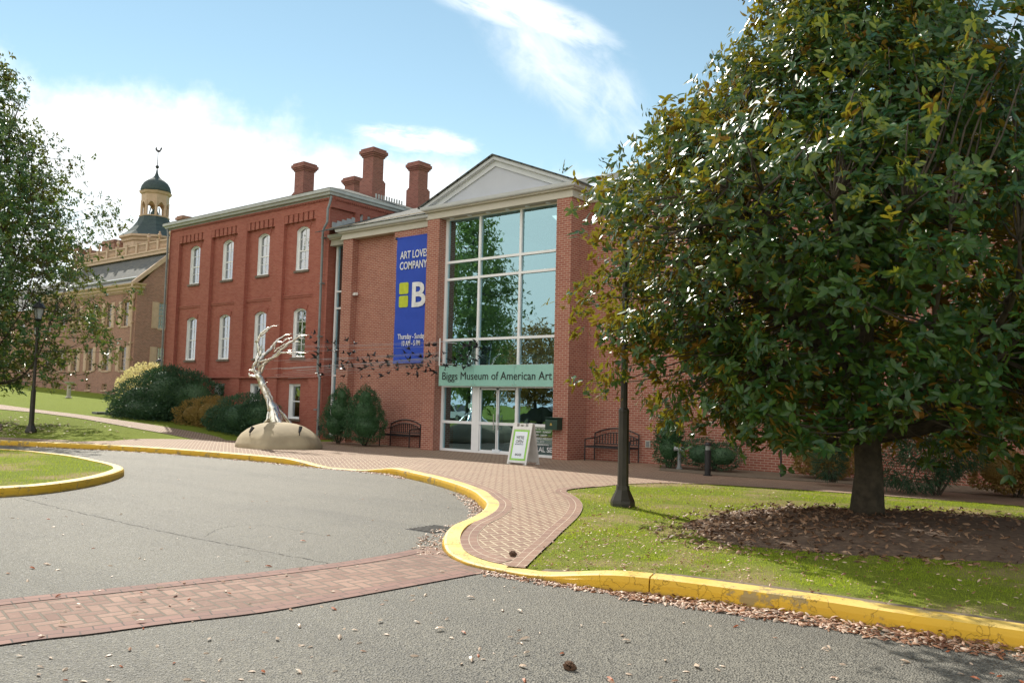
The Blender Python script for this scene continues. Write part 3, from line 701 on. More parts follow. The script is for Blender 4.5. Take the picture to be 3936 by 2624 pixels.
# right return, left return, back
mb.poly([(XR-.003, YP+.1, 2.5), (XR-.003, 36, 2.5), (XR-.003, 36, 10.2), (XR-.003, YP+.1, 10.2)]); mb.poly([(XR+.03, YW+.03, -.4), (XR+.03, 36, -.4), (XR+.03, 36, 2.55), (XR+.03, YW+.03, 2.55)]); mb.poly([(XR, YW+.03, -.4), (XR+.03, YW+.03, -.4), (XR+.03, YW+.03, 2.55), (XR, YW+.03, 2.55)])
for k in range(7):
    y0 = 23.2+k*.42; mb.box(XR, XR+.12, y0, y0+.24, 9.2, 9.62)
mb.box(XR, XR+.12, YP, 36, 9.62, 10.2)
mb.poly([(XL, YW, -.4), (XL, 36, -.4), (XL, 36, 10.2), (XL, YW, 10.2)]); mb.poly([(XL, 36, -.4), (XR, 36, -.4), (XR, 36, 10.2), (XL, 36, 10.2)])
wall = mb.build('wall', 'old_red_brick', old)
for o_ in up+lo:                             # rubbed brick arches over the windows
    mb = MB(); n = 15; xm = (o_[0]+o_[1])/2
    for k in range(n):
        t0, t1 = k/n, (k+.9)/n
        f = lambda t: (o_[0]-.03+(o_[1]-o_[0]+.06)*t, o_[3]+(o_[4]-o_[3])*math.sin(math.pi*min(max(t, .02), .98))**.8)
        (xa, za), (xb, zb) = f(t0), f(t1); sp = .22
        mb.prism([(xa, YB-.025, za+.01), (xb, YB-.025, zb+.01), (xb+(xb-xm)*sp, YB-.025, zb+.25), (xa+(xa-xm)*sp, YB-.025, za+.25)], (0, .03, 0))
    mb.build('window_arch', 'old_red_brick', wall)
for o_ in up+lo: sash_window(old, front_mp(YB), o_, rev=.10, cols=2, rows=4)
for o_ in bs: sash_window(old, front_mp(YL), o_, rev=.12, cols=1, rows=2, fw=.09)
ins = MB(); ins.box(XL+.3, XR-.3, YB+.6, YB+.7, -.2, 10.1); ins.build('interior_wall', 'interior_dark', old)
cpth = [(-40.0, 36), (-40.0, 21.62), (-26.84, 21.62), (-26.84, 36)]
mb = MB(); mb.sweep(cpth, [(0, 10.37), (-.0, 10.24), (.07, 10.20), (.10, 10.12), (.26, 10.10), (.26, 10.02), (.36, 10.02), (.36, 10.37)])
mb.build('cornice', 'aged_white', old)
mb = MB()
pl_ = [(XL, 10.04)]
for k in range(118): x = -39.5+k*.105; pl_ += [(x, 10.0), (x, 9.94), (x+.05, 9.94), (x+.05, 10.0)]
pl_ += [(XR, 10.0), (XR, 10.04)]; mb.prism([(a, YP-.06, z) for a, z in pl_], (0, .065, 0))
pl_ = [(22.0, 10.04)]
for k in range(70): y = 22.02+k*.105; pl_ += [(y, 10.0), (y, 9.94), (y+.05, 9.94), (y+.05, 10.0)]
pl_ += [(29.5, 10.0), (29.5, 10.04)]; mb.prism([(XR+.12, a, z) for a, z in pl_], (.065, 0, 0))
mb.build('dentil_course', 'old_red_brick', old)
mb = MB()      # hipped roof
ea = [(-40.02, 21.6, 10.375), (-26.82, 21.6, 10.375), (-26.82, 36, 10.375), (-40.02, 36, 10.375)]; rd = [(-35.4, 26.4, 11.98), (-31.4, 26.4, 11.98), (-31.4, 31.5, 11.98), (-35.4, 31.5, 11.98)]
for k in range(4): mb.poly([ea[k], ea[(k+1) % 4], rd[(k+1) % 4], rd[k]])
mb.poly(rd); mb.build('roof', 'metal_roof', old)
def chimney(x0, x1, y0, y1, zb, zs, zt):
    mb = MB(); mb.box(x0-.1, x1+.1, y0-.08, y1+.08, zb, zs-.08); mb.box(x0-.05, x1+.05, y0-.04, y1+.04, zs-.08, zs); mb.box(x0, x1, y0, y1, zs, zt-.42)
    for k, (dz, e_) in enumerate(((.42, .05), (.34, .10), (.26, .15), (.10, .09))): mb.box(x0-e_, x1+e_, y0-e_, y1+e_, zt-dz, zt-(.34, .26, .10, 0)[k])
    c_ = mb.build('chimney', 'chimney_brick', old)
    mb = MB(); mb.lathe([(.16, 0), (.15, .12), (.1, .13)], ((x0+x1)/2, (y0+y1)/2, zt), 10); mb.build('flue', 'concrete', c_)
chimney(-31.1, -30.36, 27.05, 27.75, 10.6, 12.55, 14.1); chimney(-36.1, -35.35, 26.7, 27.4, 10.6, 12.55, 14.1)
chimney(-30.83, -30.15, 30.0, 30.7, 10.6, 12.75, 14.1); chimney(-36.2, -35.4, 30.2, 30.9, 10.6, 12.6, 14.15)
def snow_guard(x, y0, y1, z):
    mb = MB()
    for k in range(11): yy = y0+(y1-y0)*k/10; mb.box(x, x+.04, yy, yy+.07, z, z+.42)
    mb.box(x-.02, x+.0, y0, y1+.07, z+.1, z+.16); mb.build('snow_guard', 'lead_grey', old)
snow_guard(-29.6, 26.6, 28.3, 11.15); snow_guard(-29.4, 29.8, 31.3, 11.3)
mb = MB(); mb.tube([(-26.95, 21.8, 10.05), (-26.98, 21.76, 9.75), (-27.05, 21.72, 9.5), (-27.05, 21.72, 8.95), (-27.22, 21.72, 8.75), (-27.3, 21.72, 8.6), (-27.3, 21.74, 2.75), (-27.1, 21.7, 2.5), (-27.1, 21.7, .16)], .05, 10)
dsp = mb.build('downspout', 'pipe_grey', old)
mb = MB(); mb.tube([(XL-.05, 21.72, 10.1), (XL+.0, 21.74, 9.7), (XL+.03, 21.76, .3)], .045, 10); mb.build('downspout', 'pipe_grey', old)
for k, zz in enumerate((1.2, 4.2, 6.4, 8.3)):
    mb = MB(); mb.box(-27.37, -27.22, 21.67, 21.86, zz, zz+.05); mb.build('pipe_bracket', 'pipe_grey', old)

# ------------------------------------------------------------------ the museum
mus = empty('museum_building', (-17.3, 24, 0), 'red brick museum wing with tall teal glass entrance, two brick piers and a white pediment', 'building')
YG, YF, YN, YR, YS = 21.01, 20.60, 21.40, 21.70, 21.60
mb = MB()
mb.box(-25.6, -25.03, YN, 21.95, -.05, 8.02)                                     # end pilaster
mb.box(-25.72, -25.027, YN-.012, 21.94, -.06, 2.85)
mb.poly([(-25.1, YR, -.1), (-22.6, YR, -.1), (-22.6, YR, 8.05), (-25.1, YR, 8.05)])   # recessed field
mb.box(-22.66, -20.0, YN, 21.95, -.1, 8.02)
mb.box(-25.03, -22.66, YN+.05, 21.95, 8.0, 8.03)
mb.poly([(-14.1, YS, -.1), (9, YS, -.1), (9, YS, 8.04), (-14.1, YS, 8.04)]); mb.poly([(9, YS, -.1), (9, 31, -.1), (9, 31, 8.04), (9, YS, 8.04)])
mb.poly([(-27.1, 31, -.1), (9, 31, -.1), (9, 31, 8.04), (-27.1, 31, 8.04)])
mb.build('wall', 'museum_brick', mus)
for x0, x1 in ((-20.17, -19.60), (-14.63, -14.08)):
    mb = MB(); mb.box(x0, x1, YF, 21.62, -.05, 7.99); mb.build('pier', 'museum_brick', mus)
# narrow glass joint between the two buildings
mb = MB(); YJ = 22.3
for z0, z1 in ((.3, 1.1), (1.16, 2.6), (2.68, 5.4), (5.46, 6.1), (6.16, 8.1)): mb.poly([(-27.0, YJ+.02, z0), (-25.6, YJ+.02, z0), (-25.6, YJ+.02, z1), (-27.0, YJ+.02, z1)])
sg = mb.build('joint_window', 'facade_glass', mus)
mb = MB(); mb.box(-27.03, -26.93, YJ-.05, YJ+.06, .15, 8.15)
for zz in (.2, 1.1, 2.6, 5.38, 6.08, 8.08): mb.box(-27.0, -25.6, YJ-.04, YJ+.05, zz, zz+.07)
mb.build('window_frame', 'mullion_white', sg)
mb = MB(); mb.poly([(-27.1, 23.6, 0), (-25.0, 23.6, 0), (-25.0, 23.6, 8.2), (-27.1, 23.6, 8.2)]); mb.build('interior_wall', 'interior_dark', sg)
# curtain wall
GX = [-19.55, -18.04, -16.30, -14.58]; GZ = [0.05, .99, 2.2, 2.87, 3.78, 5.88, 6.48, 8.0]
mb = MB(); fy0, fy1 = YG-.06, YG+.07
for i, x in enumerate(GX): 
    hw = .05 if i in (0, 3) else .042; mb.box(x-hw, x+hw, fy0, fy1, .0, 8.05)
for k, z in enumerate(GZ):
    hz = .04 if k not in (1,) else .045
    for i in range(3): mb.box(GX[i]+.04, GX[i+1]-.04, fy0+.004, fy1-.004, max(.0, z-hz), z+hz)
mb.box(-17.99, -17.87, fy0-.002, fy1, .07, 2.16); mb.box(GX[1]-.14, GX[1]-.03, fy0-.006, fy1, .04, 2.18)
gf = mb.build('glazing_frame', 'mullion_white', mus)
for i in range(3):
    for k in range(len(GZ)-1):
        if i == 1 and k < 2: continue
        x0, x1, z0, z1 = GX[i]+.03, GX[i+1]-.03, GZ[k]+.03, GZ[k+1]-.03; a = rs.normal(0, .0012, 2)
        mb = MB(); mb.poly([(x0, YG+.01, z0), (x1, YG+.01+a[0], z0), (x1, YG+.01+a[0]+a[1], z1), (x0, YG+.01+a[1], z1)]); mb.build('pane', 'facade_glass', mus)
for x0, x1, hx in ((-17.86, -17.13, -17.21), (-17.10, -16.35, -17.02)):
    mb = MB()
    for a in ((x0, x0+.035, .05, 2.14), (x1-.035, x1, .05, 2.14), (x0, x1, .05, .12), (x0, x1, 2.09, 2.14), (x0, x1, .97, 1.03)): mb.box(a[0], a[1], YG-.035, YG+.03, a[2], a[3])
    d = mb.build('door', 'mullion_white', mus)
    mb = MB(); mb.poly([(x0, YG, .05), (x1, YG, .05), (x1, YG, 2.14), (x0, YG, 2.14)]); mb.build('pane', 'facade_glass', d)
    mb = MB(); mb.tube([(hx, YG-.1, .78), (hx, YG-.1, 1.30)], .014, 8); mb.tube([(hx, YG-.1, .85), (hx, YG, .85)], .01, 6); mb.tube([(hx, YG-.1, 1.22), (hx, YG, 1.22)], .01, 6); mb.build('handle', 'bolt_steel', d)
mb = MB(); mb.box(-17.27, -16.97, YG-.07, YG-.04, .06, .16); mb.build('door_plate', 'sign_white', mus)
mb = MB(); mb.box(-18.4, -18.22, YG-.012, YG-.004, 1.47, 1.63); mb.build('window_notice', 'sign_glass', mus)
# name band over the doors
mb = MB()
for x0, x1 in ((-19.42, -17.87), (-17.862, -16.16), (-16.152, -14.65)): mb.box(x0, x1, YF+.01, YF+.025, 2.20, 2.885)
sb = mb.build('sign_panel', 'sign_glass', mus)
text_mesh('lettering', 'Biggs Museum of American Art', 'text_black', .37, (-19.28, YF-.001, 2.41), (1, 0, 0), (0, 0, 1), sb, .003, width=4.56)
for x in (-19.36, -17.92, -17.8, -16.22, -16.1):
    for z in (2.25, 2.83):
        mb = MB(); mb.lathe([(.016, 0), (.016, .012)], (0, 0, 0), 8); mb.v = [(x+v[0], YF-.001+v[2], z+v[1]) for v in mb.v]; mb.build('fixing', 'bolt_steel', sb)
wl = [('HOURS OF OPERATION', .89, .062), ('THURSDAY - SUNDAY', .79, .062), ('10:00 AM - 5:00 PM', .69, .062), ('AND SELECT HOLIDAYS', .59, .062), ('(302) 674 - 2111', .49, .062), ('WWW.BIGGSMUSEUM.ORG', .405, .045)]
for s_, z, sz in wl: text_mesh('window_lettering', s_, 'text_white', sz*1.25, (-15.75, YG-.006, z-.02), (1, 0, 0), (0, 0, 1), mus, .001, bold=.0015)
text_mesh('window_lettering', 'CENTRAL SERVICES', 'text_white', .215, (-16.12, YG-.006, .18), (1, 0, 0), (0, 0, 1), mus, .001, bold=.003)
# interior
mb = MB(); mb.poly([(-19.55, YG+.1, .02), (-14.6, YG+.1, .02), (-14.6, 27, .02), (-19.7, 27, .02)]); mb.build('interior_floor', 'interior_floor', mus)
mb = MB(); mb.poly([(-19.72, 27, 0), (-14.5, 27, 0), (-14.5, 27, 8.1), (-19.72, 27, 8.1)]); mb.poly([(-19.6, YG+.08, 0), (-19.72, 27, 0), (-19.72, 27, 8.1), (-19.6, YG+.08, 8.1)]); mb.poly([(-14.5, YG+.08, 0), (-14.5, 27, 0), (-14.5, 27, 8.1), (-14.5, YG+.08, 8.1)])
mb.box(-19.7, -14.52, YG+.5, 27, 3.0, 3.25)
mb.box(-18.9, -18.2, 23.6, 24.2, .02, 1.1); mb.box(-16.9, -15.2, 24.6, 24.7, 3.3, 5.6)
mb.build('interior_wall', 'interior_wall', mus)
mb = MB(); mb.box(-19.6, -14.63, YF+.12, 22.4, 8.0, 8.06); mb.build('soffit', 'soffit', mus)
for k in range(6):
    x = -19.25+k*.82; mb = MB(); mb.lathe([(.07, -.015), (.085, -.0), (.085, .01)], (x, YF+.24, 7.99), 12)
    mb.build('downlight', 'sign_white', mus)
# entablatures
def entab(path, name, ch=8.42, lift=0.):
    mb = MB(); mb.sweep(path, [(0, 8.0), (.10, 8.0), (.10, 8.02), (.0, 8.27), (0, 8.27)] if 0 else [(-.02, 7.995+lift), (-.02, 8.035+lift), (0, 8.04+lift), (.03, 8.24+lift), (-.07, 8.245+lift), (-.07, 8.285+lift), (-.11, 8.30+lift), (-.15, ch+lift), (.25, ch+lift), (.25, 7.995+lift)])
    return mb.build(name, 'frieze_cream', mus)
entab([(-25.72, 22.2), (-25.72, YN-.02), (-20.16, YN-.02)], 'entablature')
entab([(-20.2, 22.0), (-20.2, YF), (-14.05, YF), (-14.05, YS-.03), (9.0, YS-.03), (9., 31)], 'entablature')
entab([(-27.1, 21.98), (-25.75, 21.98)], 'entablature')
def crown(path):       # white crown mould with a dark drip line
    mb = MB(); mb.sweep(path, [(-.10, 8.292), (-.155, 8.31), (-.175, 8.34), (-.2, 8.425), (-.1, 8.432), (-.08, 8.30)]); return mb.build('crown_mould', 'white_trim', mus)
crown([(-25.72, 22.2), (-25.72, YN-.02), (-20.36, YN-.02)])
crown([(-20.2, 22.0), (-20.2, YF), (-14.05, YF), (-14.05, YS-.03), (9.0, YS-.03)])
crown([(-27.1, 21.98), (-25.9, 21.98)])
# pediment
PX0, PX1, PZ, AX, AZ = -20.40, -13.85, 8.43, -17.13, 9.76
YPD = YF-.17
mb = MB(); mb.poly([(PX0+.5, YF+.03, PZ), (PX1-.5, YF+.03, PZ), (AX, YF+.03, AZ-.25)]); mb.build('tympanum', 'tympanum', mus)
for sx, x0 in ((1, PX0), (-1, PX1)):
    L = math.hypot(AX-x0, AZ-PZ); t = np.array([(AX-x0)/L, 0, (AZ-PZ)/L]); nrm = np.array([-t[2]*sx, 0, t[0]*sx])
    def bd(a0, a1, h0, h1, y0, y1, x0=x0, t=t, nrm=nrm, L=L):
        p = np.array([x0, 0, PZ]); q_ = []
        for a in (a0, a1):
            for hh in (h0, h1): q_.append(p+t*a*L+nrm*hh)
        def cut(v): v = v.copy(); v[0] = min(v[0], AX) if sx > 0 else max(v[0], AX); return v
        # extend to apex plane
        e0 = p+t*L+nrm*h0; e1 = p+t*L+nrm*h1; s0 = (AX-e0[0])/t[0]; s1 = (AX-e1[0])/t[0]
        A_ = p+nrm*h0; B_ = p+nrm*h1; A_ = A_+t*max(0, (PZ+.0-A_[2])/t[2]); B_ = B_+t*max(0, (PZ-B_[2])/t[2]); C_ = e1+t*s1; D_ = e0+t*s0
        return [np.array([v[0], y0, v[2]]) for v in (A_, D_, C_, B_)], (0, y1-y0, 0)
    mb = MB(); mb.prism(*bd(0, 1, -.30, -.13, YF-.02, YF+.05)); mb.prism(*bd(0, 1, -.13, -.11, YF-.10, YF+.05)); mb.prism(*bd(0, 1, -.11, -.01, YPD+.03, YF+.06)); mb.build('raking_cornice', 'white_trim', mus)
mb = MB(); rt_ = .03
mb.prism([(PX0-.08, YPD-.04, PZ-.035), (AX, YPD-.04, AZ), (PX1+.08, YPD-.04, PZ-.035), (PX1+.08, YPD-.04, PZ+.01), (AX, YPD-.04, AZ+.05), (PX0-.08, YPD-.04, PZ+.01)], (0, 4.4, 0))
# main roof, two slopes
e0, rg = 21.17, 26.1; sl_ = lambda y, e=e0: 8.425+.385*(y-e)
for xa, xb, ey in ((-27.1, PX0+.2, 21.15), (PX1-.1, 9.3, 21.40)):
    mb.poly([(xa, ey, 8.44), (xb, ey, 8.44), (xb, rg, 10.33), (xa, rg, 10.33)]); mb.poly([(xa, ey, 8.41), (xb, ey, 8.41), (xb, ey, 8.44), (xa, ey, 8.44)])
    mb.poly([(xa, rg, 10.33), (xb, rg, 10.33), (xb, 31.3, 8.44), (xa, 31.3, 8.44)])
mb.poly([(PX0+.2, 22.5, 8.95), (PX1-.1, 22.5, 8.9), (PX1-.1, rg, 10.33), (PX0+.2, rg, 10.33)])
mb.build('roof', 'metal_roof', mus)
mb = MB()
for xa, xb, ey in ((-26.3, PX0+.1, 21.15), (PX1+.3, 8, 21.40)):
    k = 0; x = xa
    while x < xb-.45:
        mb.obox((x+.2, ey+.1, 8.52), (1, 0, 0), (0, 1, .385), (0, -.385, 1), .19, .045, .008)
        mb.obox((x+.2+.22, ey+.62, 8.70), (1, 0, 0), (0, 1, .385), (0, -.385, 1), .19, .03, .008) if x > -24 and xb < 0 else None
        x += .46; k += 1
mb.build('snow_guard', 'concrete', mus)
mb = MB()      # flashing stepped up the old building's wall
for k in range(16):
    y = 22.0+k*.26; mb.box(-27.1, -27.04, y, y+.26, 8.6+.385*(y-21.6), 8.86+.385*(y-21.6))
mb.build('flashing', 'lead_grey', mus)
mb = MB(); mb.tube([(-24.95, YR-.02, 5.82), (-24.95, YR-.16, 5.80)], .03, 8); mb.obox((-24.9, YR-.2, 5.79), (.94, -.34, 0), (.34, .94, 0), (0, 0, 1), .15, .055, .05); mb.build('security_camera', 'plastic_white', mus)
mb = MB(); mb.box(-13.72, -13.62, YS-.03, YS, 7.72, 7.88); mb.build('wall_vent', 'lead_grey', mus)
mb = MB(); mb.box(-11.98, -11.82, YS-.04, YS, .47, .68); wb = mb.build('wall_box', 'stone_pale', mus)
mb = MB(); mb.box(-11.95, -11.85, YS-.05, YS-.04, .5, .65); mb.build('box_door', 'slate_stone', wb)

# banner
bn = empty('banner', (-21.5, 21.33, 3.06), 'tall blue fabric banner with lime logo hung on the brick wall left of the entrance', 'banner')
mb = MB(); BX0, BX1, BZ0, BZ1 = -22.42, -20.55, 3.05, 7.70; nxb, nzb = 16, 40; vs = []; fs = []
def bny(x, z): return 21.345-.03-.012*math.sin(x*3.3+1)*math.sin((z-BZ0)*2.1)-.006*math.sin(z*9+x*2)
for i in range(nxb+1):
    for j in range(nzb+1):
        x = BX0+(BX1-BX0)*i/nxb; z = BZ0+(BZ1-BZ0)*j/nzb; vs.append((x, bny(x, z), z))
for i in range(nxb):
    for j in range(nzb): a = i*(nzb+1)+j; fs.append((a, a+nzb+1, a+nzb+2, a+1))
mb.v, mb.f = vs, fs; mb.build('cloth', 'banner_blue', bn, smooth=True)
mb = MB(); mb.tube([(BX0-.05, 21.33, BZ1), (BX1+.05, 21.33, BZ1)], .028, 8); mb.build('pole', 'banner_blue', bn)
mb = MB(); mb.tube([(BX0-.02, 21.33, BZ0), (BX1+.02, 21.33, BZ0)], .028, 8); mb.build('pole', 'banner_blue', bn)
mb = MB(); mb.box(BX0-.1, BX0-.04, 21.3, 21.41, BZ1-.04, BZ1+.06); mb.build('bracket', 'iron_black', bn)
yt = 21.288
text_mesh('lettering', 'ART LOVES', 'text_white', .40, (-22.20, yt, 6.90), (1, 0, 0), (0, 0, 1), bn, .002, bold=.006, width=1.45)
text_mesh('lettering', 'COMPANY', 'text_white', .40, (-22.22, yt, 6.50), (1, 0, 0), (0, 0, 1), bn, .002, bold=.006, width=1.40)
text_mesh('lettering', 'Thursday - Sunday', 'text_white', .27, (-22.20, yt, 3.92), (1, 0, 0), (0, 0, 1), bn, .002, bold=.004, width=1.40)
text_mesh('lettering', '10 AM - 5 PM', 'text_white', .27, (-22.00, yt, 3.67), (1, 0, 0), (0, 0, 1), bn, .002, bold=.004, width=.93)
text_mesh('logo_letter', 'B', 'text_white', 1.26, (-21.60, yt, 5.10), (1, 0, 0), (0, 0, 1), bn, .002, bold=.028, width=.70)
def rrect(x0, x1, z0, z1, r, y, n=5):
    p = []
    for cx, cz, a0 in ((x1-r, z1-r, 0), (x0+r, z1-r, 90), (x0+r, z0+r, 180), (x1-r, z0+r, 270)):
        for k in range(n+1): a = R(a0+90*k/n); p.append((cx+r*math.cos(a), y, cz+r*math.sin(a)))
    return p
for z0, z1 in ((5.09, 5.52), (5.58, 6.01)):
    mb = MB(); mb.prism(rrect(-22.20, -21.72, z0, z1, .07, yt-.002), (0, .004, 0)); mb.build('logo_block', 'logo_lime', bn)

# drop box on the pier
bx = empty('drop_box', (-14.48, 20.5, .88), 'small dark green metal box fixed to the front of the right brick pier', 'mailbox')
mb = MB(); mb.prism([(-14.71, YF-.28, .90), (-14.71, YF, .90), (-14.71, YF, 1.25), (-14.71, YF-.22, 1.25), (-14.71, YF-.28, 1.18)], (.44, 0, 0)); mb.build('body', 'box_green', bx, bevel=.008)
mb = MB(); mb.obox((-14.49, YF-.14, 1.262), (1, 0, 0), (0, 1, .0), (0, 0, 1), .235, .16, .008); mb.build('lid', 'box_green', bx)
mb = MB(); mb.prism([(-14.53, YF-.285, 1.03), (-14.45, YF-.285, 1.03), (-14.46, YF-.285, 1.07), (-14.49, YF-.285, 1.11), (-14.52, YF-.285, 1.07)], (0, .01, 0)); mb.build('emblem', 'brass', bx)

# ------------------------------------------------------------------ the far brick statehouse
st = empty('statehouse', (-70, 38, 1.4), 'far brown brick statehouse with cream cornice and shutters, roof balustrade and a domed cupola', 'building')
SX, SY, SL = -62.45, 32.0, -79.0
mb = MB(); ZE = 9.95
fops = []; 
for k in range(6):
    xc = -64.1-k*2.75; fops += [(xc-.5, xc+.5, 6.98, 8.95, 8.95), (xc-.5, xc+.5, 3.50, 5.43, 5.43), (xc-.42, xc+.42, 1.95, 2.45, 2.45)]
wall_panel(mb, front_mp(SY), SL, SX, 1.0, ZE+.1, fops)
gops = [(33.87+2.7*k, 34.75+2.7*k, 6.9, 8.98, 8.98) for k in range(3)]+[(33.93+2.7*k, 34.8+2.7*k, 3.45, 5.44, 5.44) for k in range(3)]
wall_panel(mb, side_mp(SX), SY, 46., 1.0, ZE, gops)
mb.poly([(SX, SY-.0, ZE), (SX, 46, ZE), (SX, 43.4, 13.0), (SX, 34.6, 13.0)])
mb.box(SX-.02, SX+.14, SY-.1, 46, 1.0, 2.6)
mb.poly([(SL, SY, 1.), (SL, 46, 1.), (SL, 46, 10), (SL, 43.4, 15.1), (SL, 34.6, 15.1), (SL, 33.4, 11.4), (SL, SY, 10)])
mb.box(SX-.45, SX-.006, 34.9, 43, 10, 13.2)
mb.build('wall', 'dark_brick', st)
for o_ in fops:
    if o_[2] > 3: sash_window(st, front_mp(SY), o_, 'cream_paint', 'dim_glass', .06, .12, 4, 6)
    else: sash_window(st, front_mp(SY), o_, 'cream_paint', 'dim_glass', .05, .12, 4, 2)
for o_ in gops: sash_window(st, side_mp(SX), o_, 'cream_paint', 'dim_glass', .06, .12, 4, 6)
def shutter(mp, x0, x1, z0, z1):
    mb = MB(); q_ = lambda a, b_, c_, d_, e_, f_: mb.add([mp(a, c_, e_), mp(b_, c_, e_), mp(b_, d_, e_), mp(a, d_, e_), mp(a, c_, f_), mp(b_, c_, f_), mp(b_, d_, f_), mp(a, d_, f_)], [(0, 1, 2, 3), (0, 4, 5, 1), (1, 5, 6, 2), (2, 6, 7, 3), (3, 7, 4, 0)])
    q_(x0, x1, z0, z1, -.04, 0)
    for f0, f1 in ((.04, .30), (.34, .62), (.66, .96)): zz = z0+(z1-z0)*f0; q_(x0+.08, x1-.08, zz, z0+(z1-z0)*f1, -.055, -.03)
    mb.build('shutter', 'cream_paint', st)
for k in range(4):
    xc = -64.1-k*2.75
    for z0, z1 in ((6.95, 8.98), (3.47, 5.46)):
        for s_ in (-1, 1): shutter(front_mp(SY), xc+s_*.79-.26, xc+s_*.79+.26, z0, z1)
for z0, z1 in ((6.9, 8.98), (3.45, 5.44)): shutter(side_mp(SX), 33.28, 33.84, z0, z1)
# cornice with dentils
mb = MB(); mb.sweep([(SL, SY), (SX, SY), (SX, SY+.45)], [(0, 9.6), (-.05, 9.6), (-.06, 9.78), (-.18, 9.82), (-.3, 9.9), (-.34, 10.1), (-.48, 10.14), (-.52, 10.26), (0, 10.26)]); mb.build('cornice', 'cream_paint', st)
mb = MB()
pl_ = [(SX-.05, 9.83), (SX-.05, 9.79)]
for k in range(68): x = SX-.1-k*.24; pl_ += [(x, 9.79), (x, 9.68), (x-.12, 9.68), (x-.12, 9.79)]
pl_ += [(SL, 9.79), (SL, 9.83)]; mb.prism([(a, SY-.19, z) for a, z in pl_], (0, .16, 0)); mb.build('dentils', 'cream_paint', st)
mb = MB(); mb.poly([(SL, 31.55, 10.28), (SX+.15, 31.55, 10.28), (SX+.15, 34.65, 13.1), (SL, 34.65, 13.1)]); mb.poly([(SL, 34.6, 13.12), (SX, 34.6, 13.12), (SX, 43.4, 13.12), (SL, 43.4, 13.12)]); mb.poly([(SL, 46.4, 10.2), (SX, 46.4, 10.2), (SX, 43.4, 13.1), (SL, 43.4, 13.1)]); mb.build('roof', 'slate_roof', st)
mb = MB(); mb.obox(((SL+SX)/2, 31.98, 10.75), (1, 0, 0), (0, 1, .9), (0, -.9, 1), (SX-SL)/2, .06, .05); mb.build('snow_rail', 'lead_grey', st)
mb = MB(); mb.prism([(SX, 31.5, 10.0), (SX, 34.65, 12.8), (SX, 34.65, 13.25), (SX, 31.5, 10.36)], (.22, 0, 0)); mb.build('rake_board', 'cream_paint', st)
mb = MB(); mb.box(-78.2, -62.55, 34.35, 34.75, 13.1, 13.42); mb.box(-78.2, -62.5, 34.28, 34.8, 13.36, 13.46); fas = mb.build('balustrade', 'cream_paint', st)
nb = 9
for k in range(nb+1):
    x = -78.1+k*(15.5/nb); mb = MB(); mb.box(x-.14, x+.14, 34.42, 34.72, 13.46, 14.34); mb.box(x-.17, x+.17, 34.39, 34.75, 14.3, 14.38)
    if k not in (0, 5, 6): mb.lathe([(.07, 0), (.05, .1), (.16, .3), (.14, .42), (.05, .5), (.09, .58), (.0, .68)], (x, 34.57, 14.38), 10)
    mb.build('urn_post', 'cream_paint', fas)
    if k < nb:
        mb = MB(); xa, xb = x+.14, x+15.5/nb-.14; mb.box(xa, xb, 34.5, 34.64, 14.16, 14.28); mb.box(xa, xb, 34.5, 34.64, 13.5, 13.6)
        for j in range(9): xx = xa+(xb-xa)*(j+.5)/9; mb.tube([(xx, 34.57, 13.6), (xx, 34.57, 13.75), (xx, 34.57, 13.95), (xx, 34.57, 14.16)], [.035, .06, .03, .035], 6)
        mb.build('railing', 'cream_paint', fas)
def bigchim(x0, x1, y0, y1, z0, z1):
    mb = MB(); mb.box(x0, x1, y0, y1, z0, z1-.3); mb.box(x0-.1, x1+.1, y0-.1, y1+.1, z1-.3, z1-.12); mb.box(x0-.02, x1+.02, y0-.02, y1+.02, z1-.12, z1); mb.build('chimney', 'dark_brick', st)
bigchim(-79.35, -78.9, 34.5, 37.0, 10, 15.1); bigchim(-79.2, -76.8, 36.9, 37.9, 13, 16.1); bigchim(-63.3, -62.41, 35.4, 37.5, 12, 16.3)
cu = (-73.7, 39.0)
cp = MB(); cp.lathe([(2.5, 13.1), (2.5, 15.5), (2.65, 15.6), (2.7, 15.8), (2.9, 15.92), (2.9, 16.1)], (*cu, 0), 8, R(22.5)); cup = cp.build('cupola', 'cream_paint', st)
mb = MB(); mb.lathe([(2.9, 16.1), (2.3, 16.55), (1.8, 17.1), (1.45, 17.65), (1.27, 18.15)], (*cu, 0), 8, R(22.5)); mb.build('skirt_roof', 'dome_slate', cup)
mb = MB(); mb.lathe([(1.33, 18.1), (1.36, 18.2), (1.2, 18.22)], (*cu, 0), 8, R(22.5)); mb.lathe([(1.2, 19.55), (1.22, 20.2), (1.35, 20.3), (1.42, 20.45), (1.46, 20.5), (1.2, 20.52)], (*cu, 0), 8, R(22.5)); mb.build('entablature', 'cream_paint', cup)
